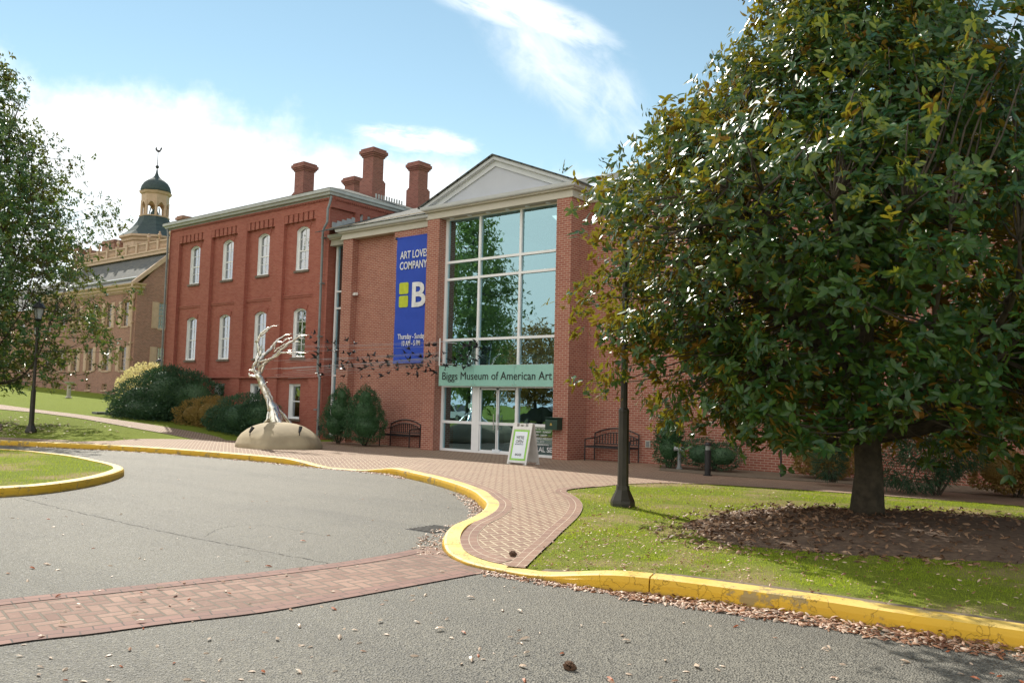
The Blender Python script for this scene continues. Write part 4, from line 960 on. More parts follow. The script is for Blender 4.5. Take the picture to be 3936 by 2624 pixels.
for k in range(8):
    a = R(22.5+45*k); mb = MB(); x, y = cu[0]+1.12*math.cos(a), cu[1]+1.12*math.sin(a); mb.tube([(x, y, 18.2), (x, y, 19.6)], .13, 8); 
    # spandrels either side give the arch
    a2 = R(22.5+45*(k+1)); p0 = np.array([x, y]); p1 = np.array([cu[0]+1.12*math.cos(a2), cu[1]+1.12*math.sin(a2)]); d_ = (p1-p0); n_ = 8
    nrm = np.array([math.cos(a+R(22.5)), math.sin(a+R(22.5))])*.1; pa = []
    for j in range(n_+1):
        t = .13+.74*j/n_; zz = 19.1+.38*math.sin(math.pi*j/n_); pa.append((*(p0+d_*t), zz))
    for j in range(n_):
        q0, q1 = pa[j], pa[j+1]; mb.prism([(q0[0], q0[1], q0[2]), (q1[0], q1[1], q1[2]), (q1[0], q1[1], 19.6), (q0[0], q0[1], 19.6)], (nrm[0], nrm[1], 0))
    mb.build('column', 'cream_paint', cup)
mb = MB(); mb.lathe([(1.32, 20.5), (1.34, 20.7), (1.25, 21.05), (1.05, 21.4), (.75, 21.65), (.42, 21.85), (.2, 22.1), (.1, 22.4), (.06, 22.7)], (*cu, 0), 16); mb.build('dome', 'dome_slate', cup, smooth=True)
mb = MB(); mb.tube([(*cu, 22.6), (*cu, 24.4)], [.05, .02], 6); mb.lathe([(0, -.17), (.12, -.12), (.17, 0), (.12, .12), (0, .17)], (*cu, 22.98), 12); mb.lathe([(0, -.06), (.06, 0), (0, .06)], (*cu, 24.2), 8)
fn = mb.build('finial', 'iron_black', cup, smooth=True)
mb = MB(); cx, cy = cu; V_ = np.array([.468, .88, 0])*0; dxv = np.array([.468, .884]); 
def vp_(u, z): return (cx+dxv[0]*u, cy+dxv[1]*u, z)
mb.prism([vp_(-.22, 24.86), vp_(-.26, 24.62), vp_(-.12, 24.42), vp_(.06, 24.36), vp_(.2, 24.45), vp_(.26, 24.62), vp_(.34, 24.72), vp_(.28, 24.9), vp_(.2, 24.86), vp_(.14, 24.62), vp_(0, 24.58), vp_(-.1, 24.66), vp_(-.14, 24.84)], (.02, -.01, 0)); mb.build('weathervane', 'iron_black', cup)
mb = MB(); mb.lathe([(.5, 18.22), (.5, 18.35), (.38, 18.4), (.36, 18.6), (.22, 18.8), (.16, 18.95), (0, 19.0)], (*cu, 0), 12)
for s_ in (-1, 1): mb.tube([(cx+s_*.5*.468, cy+s_*.5*.88, 18.3), (cx+s_*.34*.468, cy+s_*.34*.88, 19.15)], .05, 6)
mb.build('bell', 'copper_dark', cup)
mb = MB(); mb.tube([(SX-.35, SY-.12, 9.5), (SX-.35, SY-.12, 1.6)], .06, 8); mb.lathe([(.18, 9.55), (.2, 9.5), (.2, 9.1), (.12, 9.0), (.08, 8.9), (.12, 8.5), (.07, 8.4)], (SX-.35, SY-.14, 0), 10)
for zz in (7.2, 5.6, 4.4, 3.2): mb.box(SX-.46, SX-.24, SY-.2, SY, zz, zz+.14)
mb.build('downspout', 'cream_paint', st)
# lower wing further left
wg = empty('statehouse_wing', (-88, 36, 1.4), 'lower brick wing seen behind the left tree with small basement windows', 'building')
mb = MB(); wo = []
for k in range(5): xc = -81.5-k*3; wo += [(xc-.6, xc+.6, 6.9, 8.1, 8.1), (xc-.4, xc+.4, 1.95, 2.5, 2.5)]
wall_panel(mb, front_mp(SY+.4), -125, -79.02, 1.0, 9.3, wo); mb.build('wall', 'dark_brick', wg)
for o_ in wo: sash_window(wg, front_mp(SY+.4), o_, 'cream_paint', 'dim_glass', .06, .12, 4, 2)
mb = MB(); mb.poly([(-125, 32.1, 9.3), (-79.02, 32.1, 9.3), (-79.02, 36.5, 12.6), (-125, 36.5, 12.6)]); mb.build('roof', 'slate_roof', wg)
mb = MB(); mb.box(-83, -79.5, 31.9, 32.35, 1.2, 1.75); mb.build('entrance_step', 'slate_stone', wg)
rl = empty('iron_railing', (-81, 31.2, 1.3), 'low black iron railing on the ramp beside the statehouse wall', 'railing')
mb = MB(); mb.box(-85, -79.6, 31.17, 31.21, 2.55, 2.6); mb.build('top_rail', 'iron_black', rl)
mb = MB()
for k in range(22): x = -85+k*.255; mb.box(x, x+.025, 31.18, 31.2, 1.4, 2.56)
mb.build('balusters', 'iron_black', rl)

# ------------------------------------------------------------------ wind-blown steel tree with birds
ds = lambda x, y: (900+x/2.614, 1200+y/2.614)
sc_c = np.array([-21.95, 16.05, .15])
tree = empty('sculpture', sc_c, 'polished steel wind-blown tree sculpture trailing a flock of dark birds, on a domed concrete base', 'sculpture')
def ringf(k, n, a, b, rot):
    t = 2*math.pi*k/n; x, y = a*math.cos(t), b*math.sin(t); return x*math.cos(rot)-y*math.sin(rot), x*math.sin(rot)+y*math.cos(rot)
prof = [(1.02, -.05), (1.02, .03), (1.0, .13), (.985, .15), (.95, .26), (.86, .40), (.74, .52), (.6, .62), (.42, .70), (.2, .745), (0.02, .755)]
vs = []; fs = []; n = 40; rot = math.atan2(16.05, -21.95)
for r_, z in prof:
    for k in range(n):
        x, y = ringf(k, n, 1.75*r_, 1.30*r_, rot); wob = 1+.02*math.sin(3*k*2*math.pi/n+z*4)+.012*math.sin(7*k*2*math.pi/n); vs.append((sc_c[0]+x*wob, sc_c[1]+y*wob, .15+z))
for i in range(len(prof)-1):
    for k in range(n): fs.append((i*n+k, i*n+(k+1) % n, (i+1)*n+(k+1) % n, (i+1)*n+k))
fs.append(tuple((len(prof)-1)*n+k for k in range(n)))
mb = MB(); mb.v, mb.f = vs, fs; mb.build('base', 'concrete', tree, smooth=True)
D0 = 26.45
def S(x, y, dd=0.): return PD(*ds(x, y), D0+dd)
mb = MB()
def limb(pts, radii, dd=None, flat=.6, wig=.012):
    P = [S(*p, 0. if dd is None else dd[i]) for i, p in enumerate(pts)]; Q = []; Rr = []
    for i in range(len(P)-1):
        for t in (0, .33, .66): Q.append(P[i]*(1-t)+P[i+1]*t+rs.normal(0, wig, 3)*(i > 0)); Rr.append((radii[i]*(1-t)+radii[i+1]*t)*rs.uniform(.85, 1.12))
    Q.append(P[-1]); Rr.append(radii[-1]); mb.tube(Q, Rr, 8, flat=flat)
limb([(430, 1130), (402, 1000), (372, 920), (335, 840), (300, 755), (268, 680), (236, 610)], [.30, .19, .155, .135, .125, .12, .11], flat=.8)
limb([(300, 1140), (335, 1080), (350, 1000), (352, 930)], [.10, .07, .05, .04], [-.1, -.2, -.15, -.05]); limb([(585, 1145), (520, 1060), (455, 985), (400, 915)], [.11, .09, .07, .04], [.3, .2, .1, 0])
limb([(470, 1140), (440, 1060), (400, 960)], [.12, .09, .05], [-.6, -.35, -.1]); limb([(380, 1130), (372, 1060), (365, 980)], [.10, .08, .06], [.55, .4, .1])
limb([(350, 1000), (340, 900), (320, 830), (300, 800)], [.05, .05, .04, .03], [-.15, -.12, -.1, -.1], flat=.4); limb([(330, 700), (310, 720), (352, 790), (392, 880)], [.03, .05, .05, .04], [-.1, -.1, -.1, -.1], flat=.4)
limb([(245, 655), (200, 640), (162, 640), (150, 610)], [.08, .07, .06, .03]); limb([(240, 640), (205, 600), (172, 580), (155, 590)], [.08, .07, .06, .03]); limb([(205, 600), (180, 560), (215, 500), (250, 440)], [.05, .055, .05, .04], [-.1, -.1, -.15, -.1])
limb([(236, 610), (198, 570), (205, 520), (238, 450), (248, 400), (244, 340), (236, 285), (262, 225), (310, 180), (350, 148)], [.10, .085, .08, .08, .075, .075, .07, .06, .05, .02], [0, 0, 0, .05, .1, .1, .1, .1, .1, .1])
limb([(236, 290), (215, 300), (250, 240), (300, 190), (330, 150)], [.02, .04, .04, .035, .012], [.2]*5); limb([(262, 240), (330, 190), (380, 140), (448, 127)], [.05, .045, .03, .01], [.1, .1, .1, .1])
limb([(250, 345), (272, 370), (268, 410), (240, 460)], [.02, .035, .04, .04], [-.1]*4)
limb([(260, 620), (258, 580), (285, 530), (330, 490), (390, 455), (450, 400), (520, 340), (590, 290), (660, 250), (752, 224)], [.10, .09, .085, .08, .075, .065, .06, .05, .04, .012], [0, 0, -.1, -.2, -.3, -.4, -.5, -.5, -.6, -.7])
limb([(275, 600), (292, 560), (300, 520), (330, 500)], [.05, .05, .045, .04], [-.2]*4)
limb([(230, 560), (262, 480), (300, 430), (345, 390), (385, 350), (420, 300), (480, 255), (530, 225), (592, 220)], [.08, .08, .075, .07, .06, .05, .045, .035, .012], [.1, .1, .2, .3, .4, .4, .5, .5, .5])
limb([(235, 500), (300, 492), (360, 475), (420, 435), (480, 402), (560, 402), (640, 405), (745, 400)], [.06, .06, .055, .05, .045, .035, .025, .01], [-.1, -.2, -.3, -.4, -.5, -.6, -.6, -.7])
limb([(400, 400), (440, 370), (500, 325), (580, 280), (640, 258), (718, 268)], [.05, .05, .045, .04, .03, .01], [.3, .3, .2, .1, 0, 0])
limb([(520, 400), (590, 425), (640, 440), (695, 440)], [.035, .03, .02, .008], [-.6]*4); limb([(540, 385), (580, 378), (625, 368)], [.03, .02, .008], [-.5]*3)
limb([(405, 375), (410, 330), (430, 268)], [.03, .025, .01], [.4]*3); limb([(500, 270), (545, 265), (600, 330)], [.03, .02, .008], [.4]*3); limb([(590, 290), (640, 300), (690, 315)], [.03, .02, .008], [-.5]*3); limb([(430, 300), (480, 300), (540, 262), (590, 262)], [.03, .03, .02, .008], [.2]*4)
mb.build('trunk', 'polished_steel', tree, smooth=True)
def bird_mesh():
    b_ = MB(); b_.tube([(-.11, 0, 0), (-.07, 0, .005), (0, 0, .008), (.05, 0, .004), (.085, 0, -.002)], [.004, .017, .024, .016, .003], 6)
    for s_ in (-1, 1):
        b_.add([(.035, s_*.01, .01), (-.035, s_*.01, .01), (-.055, s_*.07, .06), (-.06, s_*.15, .075), (-.01, s_*.09, .07), (.03, s_*.06, .045)], [(0, 1, 2, 4, 5), (2, 3, 4)])
        b_.add([(.035, s_*.01, .004), (-.035, s_*.01, .004), (-.055, s_*.07, .054), (-.06, s_*.15, .075), (-.01, s_*.09, .064), (.03, s_*.06, .039)], [(5, 4, 2, 1, 0), (4, 3, 2)])
    b_.add([(-.09, 0, 0), (-.17, -.035, 0), (-.155, 0, .0), (-.17, .035, 0)], [(0, 1, 2), (0, 2, 3)]); return b_
bproto = bird_mesh().build('bird', 'bird_black'); bme = bproto.data; bpy.data.objects.remove(bproto)
END = np.array([-18.1, 20.95])
def stream(sx, sy):
    """surveyed flock position: the depth grows towards the glass wall"""
    t = (sx-1130)/(1858-1130); return PD(sx, sy, D0+.1+(27.35-D0)*max(0, t))
b6 = lambda x, y: (1200+x/4.704, 1250+y/4.704)
bl = [(45, 140), (35, 230), (110, 330), (105, 410), (120, 520), (30, 570), (280, 315), (435, 330), (250, 440), (430, 490), (535, 500), (635, 270), (750, 325), (660, 525), (180, 740), (285, 750), (550, 650), (560, 760), (600, 800), (410, 690), (815, 495), (825, 640), (770, 750), (700, 680), (1010, 530), (1145, 545), (1325, 580), (1385, 565), (1000, 640), (930, 670), (935, 795), (995, 755), (1115, 730), (1090, 800), (1160, 660), (1230, 720), (1275, 770), (840, 920), (585, 915), (1070, 920), (1215, 920), (1410, 870), (1480, 800), (1400, 660), (1440, 730), (1550, 720), (1740, 430), (1660, 500), (1850, 515), (1725, 630), (1590, 640), (1705, 760), (1800, 770), (1850, 720), (1935, 765), (1980, 580), (1945, 660), (2055, 600), (2080, 370), (2230, 355), (2130, 530), (2170, 560), (2160, 680), (2230, 600), (2035, 740), (2090, 740), (1795, 885), (1905, 890), (1995, 840), (2200, 830), (2260, 855), (60, 870), (200, 905), (90, 600)]
c6_ = lambda x, y: (1500+x/2.614, 1250+y/2.614)
bl2 = [(460, 200), (370, 205), (880, 165), (940, 170), (735, 210), (765, 205), (800, 210), (880, 215), (940, 240), (590, 262), (660, 265), (555, 285), (690, 300), (790, 320), (880, 320), (520, 355), (600, 350), (640, 345), (720, 345), (850, 350), (515, 405), (580, 405), (670, 405), (780, 395), (755, 430), (820, 410), (900, 412), (680, 440), (545, 450), (605, 462)]
ds2 = [(560, 165), (512, 485), (755, 525), (770, 385), (800, 450), (705, 185), (810, 205), (805, 255)]
blist = [b6(*p) for p in bl]+[c6_(*p) for p in bl2]+[ds(*p) for p in ds2]
blist = blist[:100]
for i, p in enumerate(blist):
    o = bpy.data.objects.new('bird', bme); link(o, tree); P = stream(*p)+np.array([0, rs.uniform(-.15, .15), 0]); o.location = Vector(P)-tree.location
    o.rotation_euler = Euler((rs.normal(0, .7), rs.normal(0, .5), R(35)+rs.normal(0, .7))); k = rs.uniform(.7, 1.15); o.scale = (k, k, k)
post = [PD(1691, 1310, 27.05), PD(1689, 1400, 27.05)]
for k in range(18):
    sy = rs.uniform(0, 1); a = stream(1060+rs.uniform(-60, 90), 1325+sy*130); e_ = post[0]*(1-sy)+post[1]*sy+np.array([0, 0, rs.normal(0, .02)])
    mb = MB(); mid = (a+e_)/2-np.array([0, 0, .03]); mb.tube([a, mid, e_], .0035, 4); mb.build('cable', 'cable_steel', tree)
mb = MB(); mb.tube([PD(1691.5, 1300, 27.06), PD(1688.5, 1405, 27.06)], .022, 8)
for q_ in (1312, 1395): a = PD(1690, q_, 27.06); mb.tube([a, (a[0]-.05, YF, a[2])], .012, 6)
mb.build('cable_bar', 'mullion_white', tree)
def spot(p, az, label):
    t = empty('spotlight', p, label, 'spotlight'); p = np.array(p); mb = MB(); mb.tube([p, p+np.array([0, 0, .15])], .014, 8); mb.build('stem', 'iron_black', t)
    d = np.array([math.cos(az)*.5, math.sin(az)*.5, .85]); d /= np.linalg.norm(d); mb = MB(); q_ = p+np.array([0, 0, .15]); mb.tube([q_-d*.03, q_+d*.05, q_+d*.17], [.03, .045, .055], 10); mb.build('head', 'iron_black', t)
def dome_z(x, y):
    dx, dy = x-sc_c[0], y-sc_c[1]; a = dx*math.cos(-rot)-dy*math.sin(-rot); b_ = dx*math.sin(-rot)+dy*math.cos(-rot); r_ = math.hypot(a/1.75, b_/1.3)
    rr = [q_[0] for q_ in prof][::-1]; zz = [q_[1] for q_ in prof][::-1]; return .15+float(np.interp(r_, rr, zz))
def on_dome(px, py):
    d = ray(px, py)
    for t in np.arange(20, 30, .02):
        p = CAM+d*t
        if math.hypot(p[0]-sc_c[0], p[1]-sc_c[1]) < 1.9 and p[2] < dome_z(p[0], p[1]): return p
    return CAM+d*D0
spot(on_dome(*ds(158, 1240))-np.array([0, 0, .03]), R(60), 'small black spotlight on the sunny left flank of the concrete dome')
spot(on_dome(*ds(655, 1240))-np.array([0, 0, .03]), R(120), 'small black spotlight on the shaded right flank of the concrete dome')

# ------------------------------------------------------------------ street lamps
def lamp_post(name, p, label, H=4.9, group=None):
    t = empty(name, p, label, 'street lamp', group); x, y, z = p
    def oc(prof, mat, nm, ph=R(22.5)):
        mb = MB(); mb.lathe(prof, (x, y, z), 8, ph); return mb.build(nm, mat, t)
    oc([(.188, 0), (.188, .06), (.182, .10), (.105, .26), (.10, .32)], 'lamp_bronze', 'base')
    oc([(.086, .32), (.080, 1.42), (.084, 1.44), (.08, 1.47), (.058, 1.50)], 'lamp_bronze', 'lower_post')
    oc([(.054, 1.50), (.048, H-.85), (.046, H-.75)], 'lamp_bronze', 'upper_post')
    oc([(.05, H-.75), (.08, H-.72), (.06, H-.68), (.11, H-.62), (.12, H-.6)], 'iron_black', 'collar')
    lt = oc([(.11, H-.6), (.155, H-.60+.0), (.16, H-.58)], 'iron_black', 'lantern')
    mb = MB(); mb.lathe([(.10, H-.58), (.17, H-.18)], (x, y, z), 4, R(45)); mb.build('glass', 'glass_lamp', lt)
    mb = MB()
    for k in range(4): a = R(45+90*k); mb.tube([(x+.1*math.cos(a), y+.1*math.sin(a), z+H-.58), (x+.175*math.cos(a), y+.175*math.sin(a), z+H-.18)], .012, 5)
    mb.lathe([(.21, H-.2), (.22, H-.17), (.12, H-.03), (.05, H), (.05, H+.03), (.02, H+.07), (.03, H+.1), (0, H+.14)], (x, y, z), 8, R(22.5)); mb.build('lantern_cap', 'iron_black', lt)
    return t
lp = G(2393, 1947, .13); lamp_post('street_lamp', tuple(lp), 'bronze octagonal lamp post rising into the leaves of the big magnolia on the right lawn')
q_ = PD(119, 1650, 29.3); q_[2] = T(q_[0], q_[1]); l1 = lamp_post('street_lamp', tuple(q_), 'dark lamp post with glass lantern standing in front of the left magnolia', H=4.62)
q_ = PD(608, 1480, 52); q_[2] = T(q_[0], q_[1])-.1; zt = PD(608, 1378, 52)[2]; lamp_post('street_lamp', tuple(q_), 'small distant black lantern showing above the large green shrub', H=zt-q_[2])

# ------------------------------------------------------------------ benches
def bench(p, rz, label):
    t = empty('bench', p, label, 'bench', 'black iron benches along the museum wall', rz); W = .76
    # built at origin facing -y, then parented without offset
    def B(mb, nm, mat='iron_black'):
        me_o = mb.build(nm, mat); me_o.parent = t; return me_o
    for s_ in (-1, 1):
        mb = MB(); mb.tube([(s_*W, .28, 0), (s_*W, .28, .42), (s_*W, .30, .82)], .020, 8); B(mb, 'leg')
        mb = MB(); mb.tube([(s_*W, -.25, 0), (s_*W, -.25, .62)], .020, 8); B(mb, 'leg')
        mb = MB(); mb.tube([(s_*W, -.25, .62), (s_*W, -.1, .645), (s_*W, .29, .66)], .018, 8); B(mb, 'armrest')
    mb = MB(); mb.box(-W, W, -.27, -.23, .39, .43); mb.box(-W, W, .25, .29, .39, .43)
    for s_ in (-1, 1): mb.box(s_*W-.018, s_*W+.018, -.23, .25, .392, .428)
    for k in range(17): x = -W+.04+k*(2*W-.08)/16; mb.box(x-.025, x+.025, -.23, .25, .432, .442)
    B(mb, 'seat')
    mb = MB(); N_ = 18; f_ = lambda u: .80+.17*math.cos(u*math.pi/2)**.9 if abs(u) < 1 else .80
    top = [(W*u, .30, f_(u)) for u in np.linspace(-1, 1, N_)]; mid = [(W*.97*u, .30, f_(u)-.13) for u in np.linspace(-1, 1, N_)]
    mb.tube(top, .020, 8); mb.tube(mid, .014, 6); mb.tube([(-W, .29, .50), (W, .29, .50)], .014, 6)
    for k in range(15): u = -.9+1.8*k/14; mb.box(W*u-.013, W*u+.013, .285, .297, .50, f_(u)-.13)
    B(mb, 'backrest'); return t
bench((-12.93, 21.22, .02), 0, 'black iron bench with arched slatted back behind the right lamp post')
bench((-21.72, 21.08, .016), 0, 'black iron bench with arched back under the banner between the holly and the pier')

# ------------------------------------------------------------------ sandwich board
z0 = .04
a1 = lambda x, y: (1900+x/6.72, 1600+y/6.72)
FL, FR, BK = G(*a1(375, 1238), z0), G(*a1(825, 1272), z0), G(*a1(1185, 1248), z0)
ux = (FR-FL)/np.linalg.norm(FR-FL); wB = .62; FL = FR-ux*wB; nv = np.array([-ux[1], ux[0], 0]); 
if nv@(BK-FR) < 0: nv = -nv
spn = max(.62, min(.8, float(nv@(BK-FR)))); HT = 1.10
ab = empty('sandwich_board', (FL+FR)/2+nv*spn/2, 'white folding sandwich board with green-bordered WE\'RE OPEN poster by the glass doors', 'sign')
def panel(foot, top, nm):
    """foot/top: centre points of the bottom and top edge"""
    up = top-foot; L = np.linalg.norm(up); up = up/L; nn = np.cross(ux, up); 
    P = lambda u, v, d=0.: foot+ux*u+up*v+nn*d
    mb = MB()
    def slab(u0, u1, v0, v1, d0=-.018, d1=.018): mb.add([P(u0, v0, d0), P(u1, v0, d0), P(u1, v1, d0), P(u0, v1, d0), P(u0, v0, d1), P(u1, v0, d1), P(u1, v1, d1), P(u0, v1, d1)], [(0, 3, 2, 1), (4, 5, 6, 7), (0, 1, 5, 4), (1, 2, 6, 5), (2, 3, 7, 6), (3, 0, 4, 7)])
    h_ = wB/2
    slab(-h_, -h_+.05, 0, L); slab(h_-.05, h_, 0, L); slab(-h_+.05, h_-.05, .06, .11); slab(-h_+.05, h_-.05, L-.17, L-.10); slab(-h_+.05, h_-.05, .11, L-.17, -.006, .006)
    slab(-h_+.05, -h_+.10, 0, .03); slab(h_-.10, h_-.05, 0, .03)
    slab(-h_+.05, -h_+.13, L-.10, L); slab(h_-.13, h_-.05, L-.10, L); slab(-.10, -.065, L-.10, L-.01); slab(.065, .10, L-.10, L-.01); slab(-.065, .065, L-.045, L-.01)
    if nm == 'back_panel':
        for k in range(4): slab(-h_+.07, h_-.07, .2+k*.17, .22+k*.17, -.012, .012)
    o = mb.build(nm, 'plastic_white', ab, bevel=0); return P, L, nn, o, up
fc = (FL+FR)/2; tc = fc+nv*(spn/2-.03)+np.array([0, 0, HT]); bc = fc+nv*spn; tb = fc+nv*(spn/2+.03)+np.array([0, 0, HT])
P, L, nn, fo, up = panel(fc, tc, 'front_panel'); sgn = -1 if nn@nv > 0 else 1
panel(bc, tb, 'back_panel')
def quad(u0, u1, v0, v1, d, nm, mat): mb = MB(); q4 = [P(u0, v0, sgn*d), P(u1, v0, sgn*d), P(u1, v1, sgn*d), P(u0, v1, sgn*d)]; mb.poly(q4 if sgn > 0 else q4); return mb.build(nm, mat, fo)
quad(-.25, .25, .125, L-.185, .010, 'poster_border', 'lime_green'); quad(-.20, .20, .175, L-.235, .013, 'poster', 'sign_white')
tx = lambda s_, sz, u, v, w_, mat='text_navy': text_mesh('lettering', s_, mat, sz, P(u, v, sgn*.016), ux, up, fo, .0008, bold=.001, width=w_)
tx("WE'RE", .12, -.14, .70, .25, 'text_black'); tx('OPEN', .12, -.14, .59, .235, 'text_black'); tx('FREE ADMISSION EVERY DAY', .03, -.15, .545, .27); tx('BIGGS', .085, -.10, .25, .20, 'text_black')

# ------------------------------------------------------------------ small fixtures on the right
r7 = lambda x, y: (2150+x/2.613, 1400+y/2.613); r8 = lambda x, y: (2500+x/1.638, 1550+y/1.638)
p = FYp = hit(*r7(1205, 1025), 1, 20.3); p[2] = .02
sp_ = empty('standpipe', p, 'grey twin-outlet standpipe in the bed to the right of the iron bench', 'standpipe')
mb = MB(); mb.lathe([(.09, 0), (.09, .03), (.055, .05), (.045, .35), (.05, .47), (.055, .5)], p, 12); mb.build('pipe', 'pipe_grey', sp_)
for s_ in (-1, 1):
    mb = MB(); d_ = np.array([s_*.8, -.45, .12]); d_ /= np.linalg.norm(d_); q_ = p+np.array([0, 0, .52]); mb.tube([q_, q_+d_*.09, q_+d_*.10, q_+d_*.15], [.045, .045, .06, .06], 12); mb.build('outlet', 'lead_grey', sp_)
p = hit(*r7(1490, 1105), 1, 19.0); p[2] = .02
bo = empty('bollard_light', p, 'short black cylindrical bollard light at the edge of the bed', 'bollard')
mb = MB(); mb.lathe([(.11, 0), (.11, .015), (.075, .02), (.075, .62)], p, 14); mb.build('post', 'iron_black', bo)
mb = MB(); mb.lathe([(.06, .62), (.06, .72)], p, 14); mb.build('lens', 'glass_lamp', bo)
mb = MB(); mb.lathe([(.085, .72), (.085, .76), (.05, .80), (0, .81)], p, 14); mb.build('cap', 'iron_black', bo)
p = hit(*r8(822, 438), 1, 20.2); p[2] = .02
gs = empty('garden_sign', p, 'small yellow-green plant sign on a black stake in front of the wall', 'sign')
mb = MB(); mb.tube([p, p+np.array([0, 0, .66])], .022, 8); mb.build('stake', 'iron_black', gs)
mb = MB(); mb.obox(p+np.array([0, -.02, .82]), (1, 0, 0), (0, .95, .3), (0, -.3, .95), .135, .012, .17); mb.build('plate', 'iron_black', gs)
mb = MB(); mb.obox(p+np.array([0, -.036, .82]), (1, 0, 0), (0, .95, .3), (0, -.3, .95), .125, .002, .16); mb.build('sign_face', 'yellow_sign', gs)
mb = MB(); mb.obox(p+np.array([-.01, -.045, .85]), (1, 0, 0), (0, .95, .3), (0, -.3, .95), .06, .001, .05); mb.build('picture', 'brown_leaf', gs)
# white standpipe on the far lawn, meter box, stone kerb
q_ = PD(*c2(517, 630), 56); q_[2] = T(q_[0], q_[1])
fp = empty('fountain', q_, 'white pedestal fountain standing on the far lawn by the statehouse', 'fountain')
mb = MB(); mb.lathe([(.22, 0), (.2, .06), (.13, .1), (.12, .9)], q_, 10); mb.build('pedestal', 'stone_pale', fp)
mb = MB(); mb.lathe([(.12, .9), (.3, 1.0), (.33, 1.08), (.28, 1.08)], q_, 12); mb.build('bowl', 'lead_grey', fp)
mb = MB(); 
for k in range(5): x = -41.2+k*.55; mb.box(x, x+.52, 19.2+k*.3, 19.9+k*.3, .2, .78-k*.05)
tag(mb.build('stone_edging', 'slate_stone'), 'low grey stone edging where the far lawn drops to the large shrub', 'edging')
p = (-25.6, 20.6, .15); fl = empty('flood_lamp', p, 'little black flood lamp on the ground beside the old brick corner', 'lamp')
mb = MB(); mb.tube([p, (p[0], p[1], .5)], .02, 6); mb.build('stem', 'iron_black', fl); mb = MB(); mb.obox((p[0], p[1], .55), (.8, -.6, 0), (.6, .8, 0), (0, 0, 1), .12, .08, .09); mb.build('head', 'iron_black', fl)
for i, (px, py, lb) in enumerate(((1972, 2126, 'dark pine cone lying on the brick walk near the yellow kerb'), (2190, 2572, 'brown cone with a red leaf lying on the asphalt at the bottom'))):
    p = G(px, py, .09 if i == 0 else .0); p[2] = dip(p[0], p[1]) if i == 0 else 0.; c_ = MB()
    for k in range(60):
        u = rs.uniform(0, 1); a = k*2.4; r_ = .024*math.sin(math.pi*min(.95, u+.05)); d_ = np.array([math.cos(a), math.sin(a), .2]); q_ = p+np.array([(u-.5)*.08, 0, .022])+np.array([0, r_*math.cos(a), r_*math.sin(a)]); c_.obox(q_, (1, 0, 0), (0, math.cos(a), math.sin(a)), (0, -math.sin(a), math.cos(a)), .008, .008, .006)
    tag(c_.build('pine_cone', 'cone_brown'), lb, 'cone', 'magnolia cones on the ground')

# ------------------------------------------------------------------ leaf litter
def litter(name, P, Ls, mat, lift=.004, curl=.5, tilt=.35):
    n = len(P); a = rs.uniform(0, 2*math.pi, n); D = np.stack([np.cos(a), np.sin(a), rs.normal(0, tilt*.5, n)], 1); N = np.stack([rs.normal(0, tilt, n), rs.normal(0, tilt, n), np.ones(n)], 1)
    V, F = leaves(P+np.array([0, 0, lift]), D, N, Ls, Ls*rs.uniform(.26, .42, n), fold=-.3, droop=curl*.5, detailed=True)
    lo_ = V.reshape(n, 8, 3)[:, :, 2].min(1); k = np.repeat(np.maximum(0, (P[:, 2]+.001)-lo_), 8); V[:, 2] += k
    return fast_mesh(name, V, F, mat)
def near_path(path, n, w0, w1, x0, x1, z=0., p=1.6, ymax=99):
    pts = [q_ for q_ in path if x0 < q_[0] < x1 and q_[1] < ymax]; out_ = []
    while len(out_) < n:
        i = rs.randint(1, len(pts)-1); t = pts[i+1]-pts[i-1] if i < len(pts)-1 else pts[i]-pts[i-1]; t = t/np.linalg.norm(t); nrm = np.array([t[1], -t[0]])
        q_ = pts[i]+t*rs.uniform(-.1, .1)+nrm*(w0+(w1-w0)*rs.rand()**p); out_.append((q_[0], q_[1], z))
    return np.array(out_)
Pk = near_path(kf, 2500, .02, .30, -3.9, 9, p=1.1, ymax=9); Pk[:, 2] = rs.uniform(0, .05, len(Pk))*np.clip(1-((6.9-Pk[:, 1])/.35), .1, 1)
tag(litter('leaf_litter', Pk, rs.uniform(.025, .085, len(Pk)), 'fallen_leaf'), 'drift of dry pale and rusty leaves along the foot of the near yellow kerb', 'leaves', kind='stuff')
Pk = np.concatenate([near_path(kf, 420, .02, .22, -10.5, -7.3, p=1.5), near_path(kf, 160, .02, .35, -7.4, -6.0, p=1.), near_path(kf, 900, .02, .22, -30, -12.6, p=1.3)])
tag(litter('leaf_litter', Pk, rs.uniform(.04, .075, len(Pk)), 'fallen_leaf'), 'scattered dry leaves gathered in the gutter of the far yellow kerb', 'leaves', kind='stuff')
ring_pts = [(-4.94, 9.9), (-5.02, 11.0), (-4.95, 12.1), (-4.5, 13.0), (-3.87, 13.5), (-3.2, 14.0), (-2.5, 14.3), (-1.6, 14.2), (-.7, 13.4), (-.4, 12.0), (-.8, 10.6), (-1.5, 9.9), (-2.25, 9.5), (-2.85, 9.2), (-3.42, 8.99), (-3.94, 8.94), (-4.4, 9.25)]
rp = catmull(ring_pts+[ring_pts[0]], 4)[:-1]
rc = np.mean(ring_pts, 0)
def mound(x, y):
    if not inside(x, y, rp): return .137
    d = min(math.hypot(x-a[0], y-a[1]) for a in rp[::2]); return .142+.10*smooth(d/1.4)
rpw = [p+rs.normal(0, .05, 2) for p in rp]
zsheet('mulch_bed', rpw, mound, 'mulch', .22, (-5.5, 0, 8.5, 14.6))
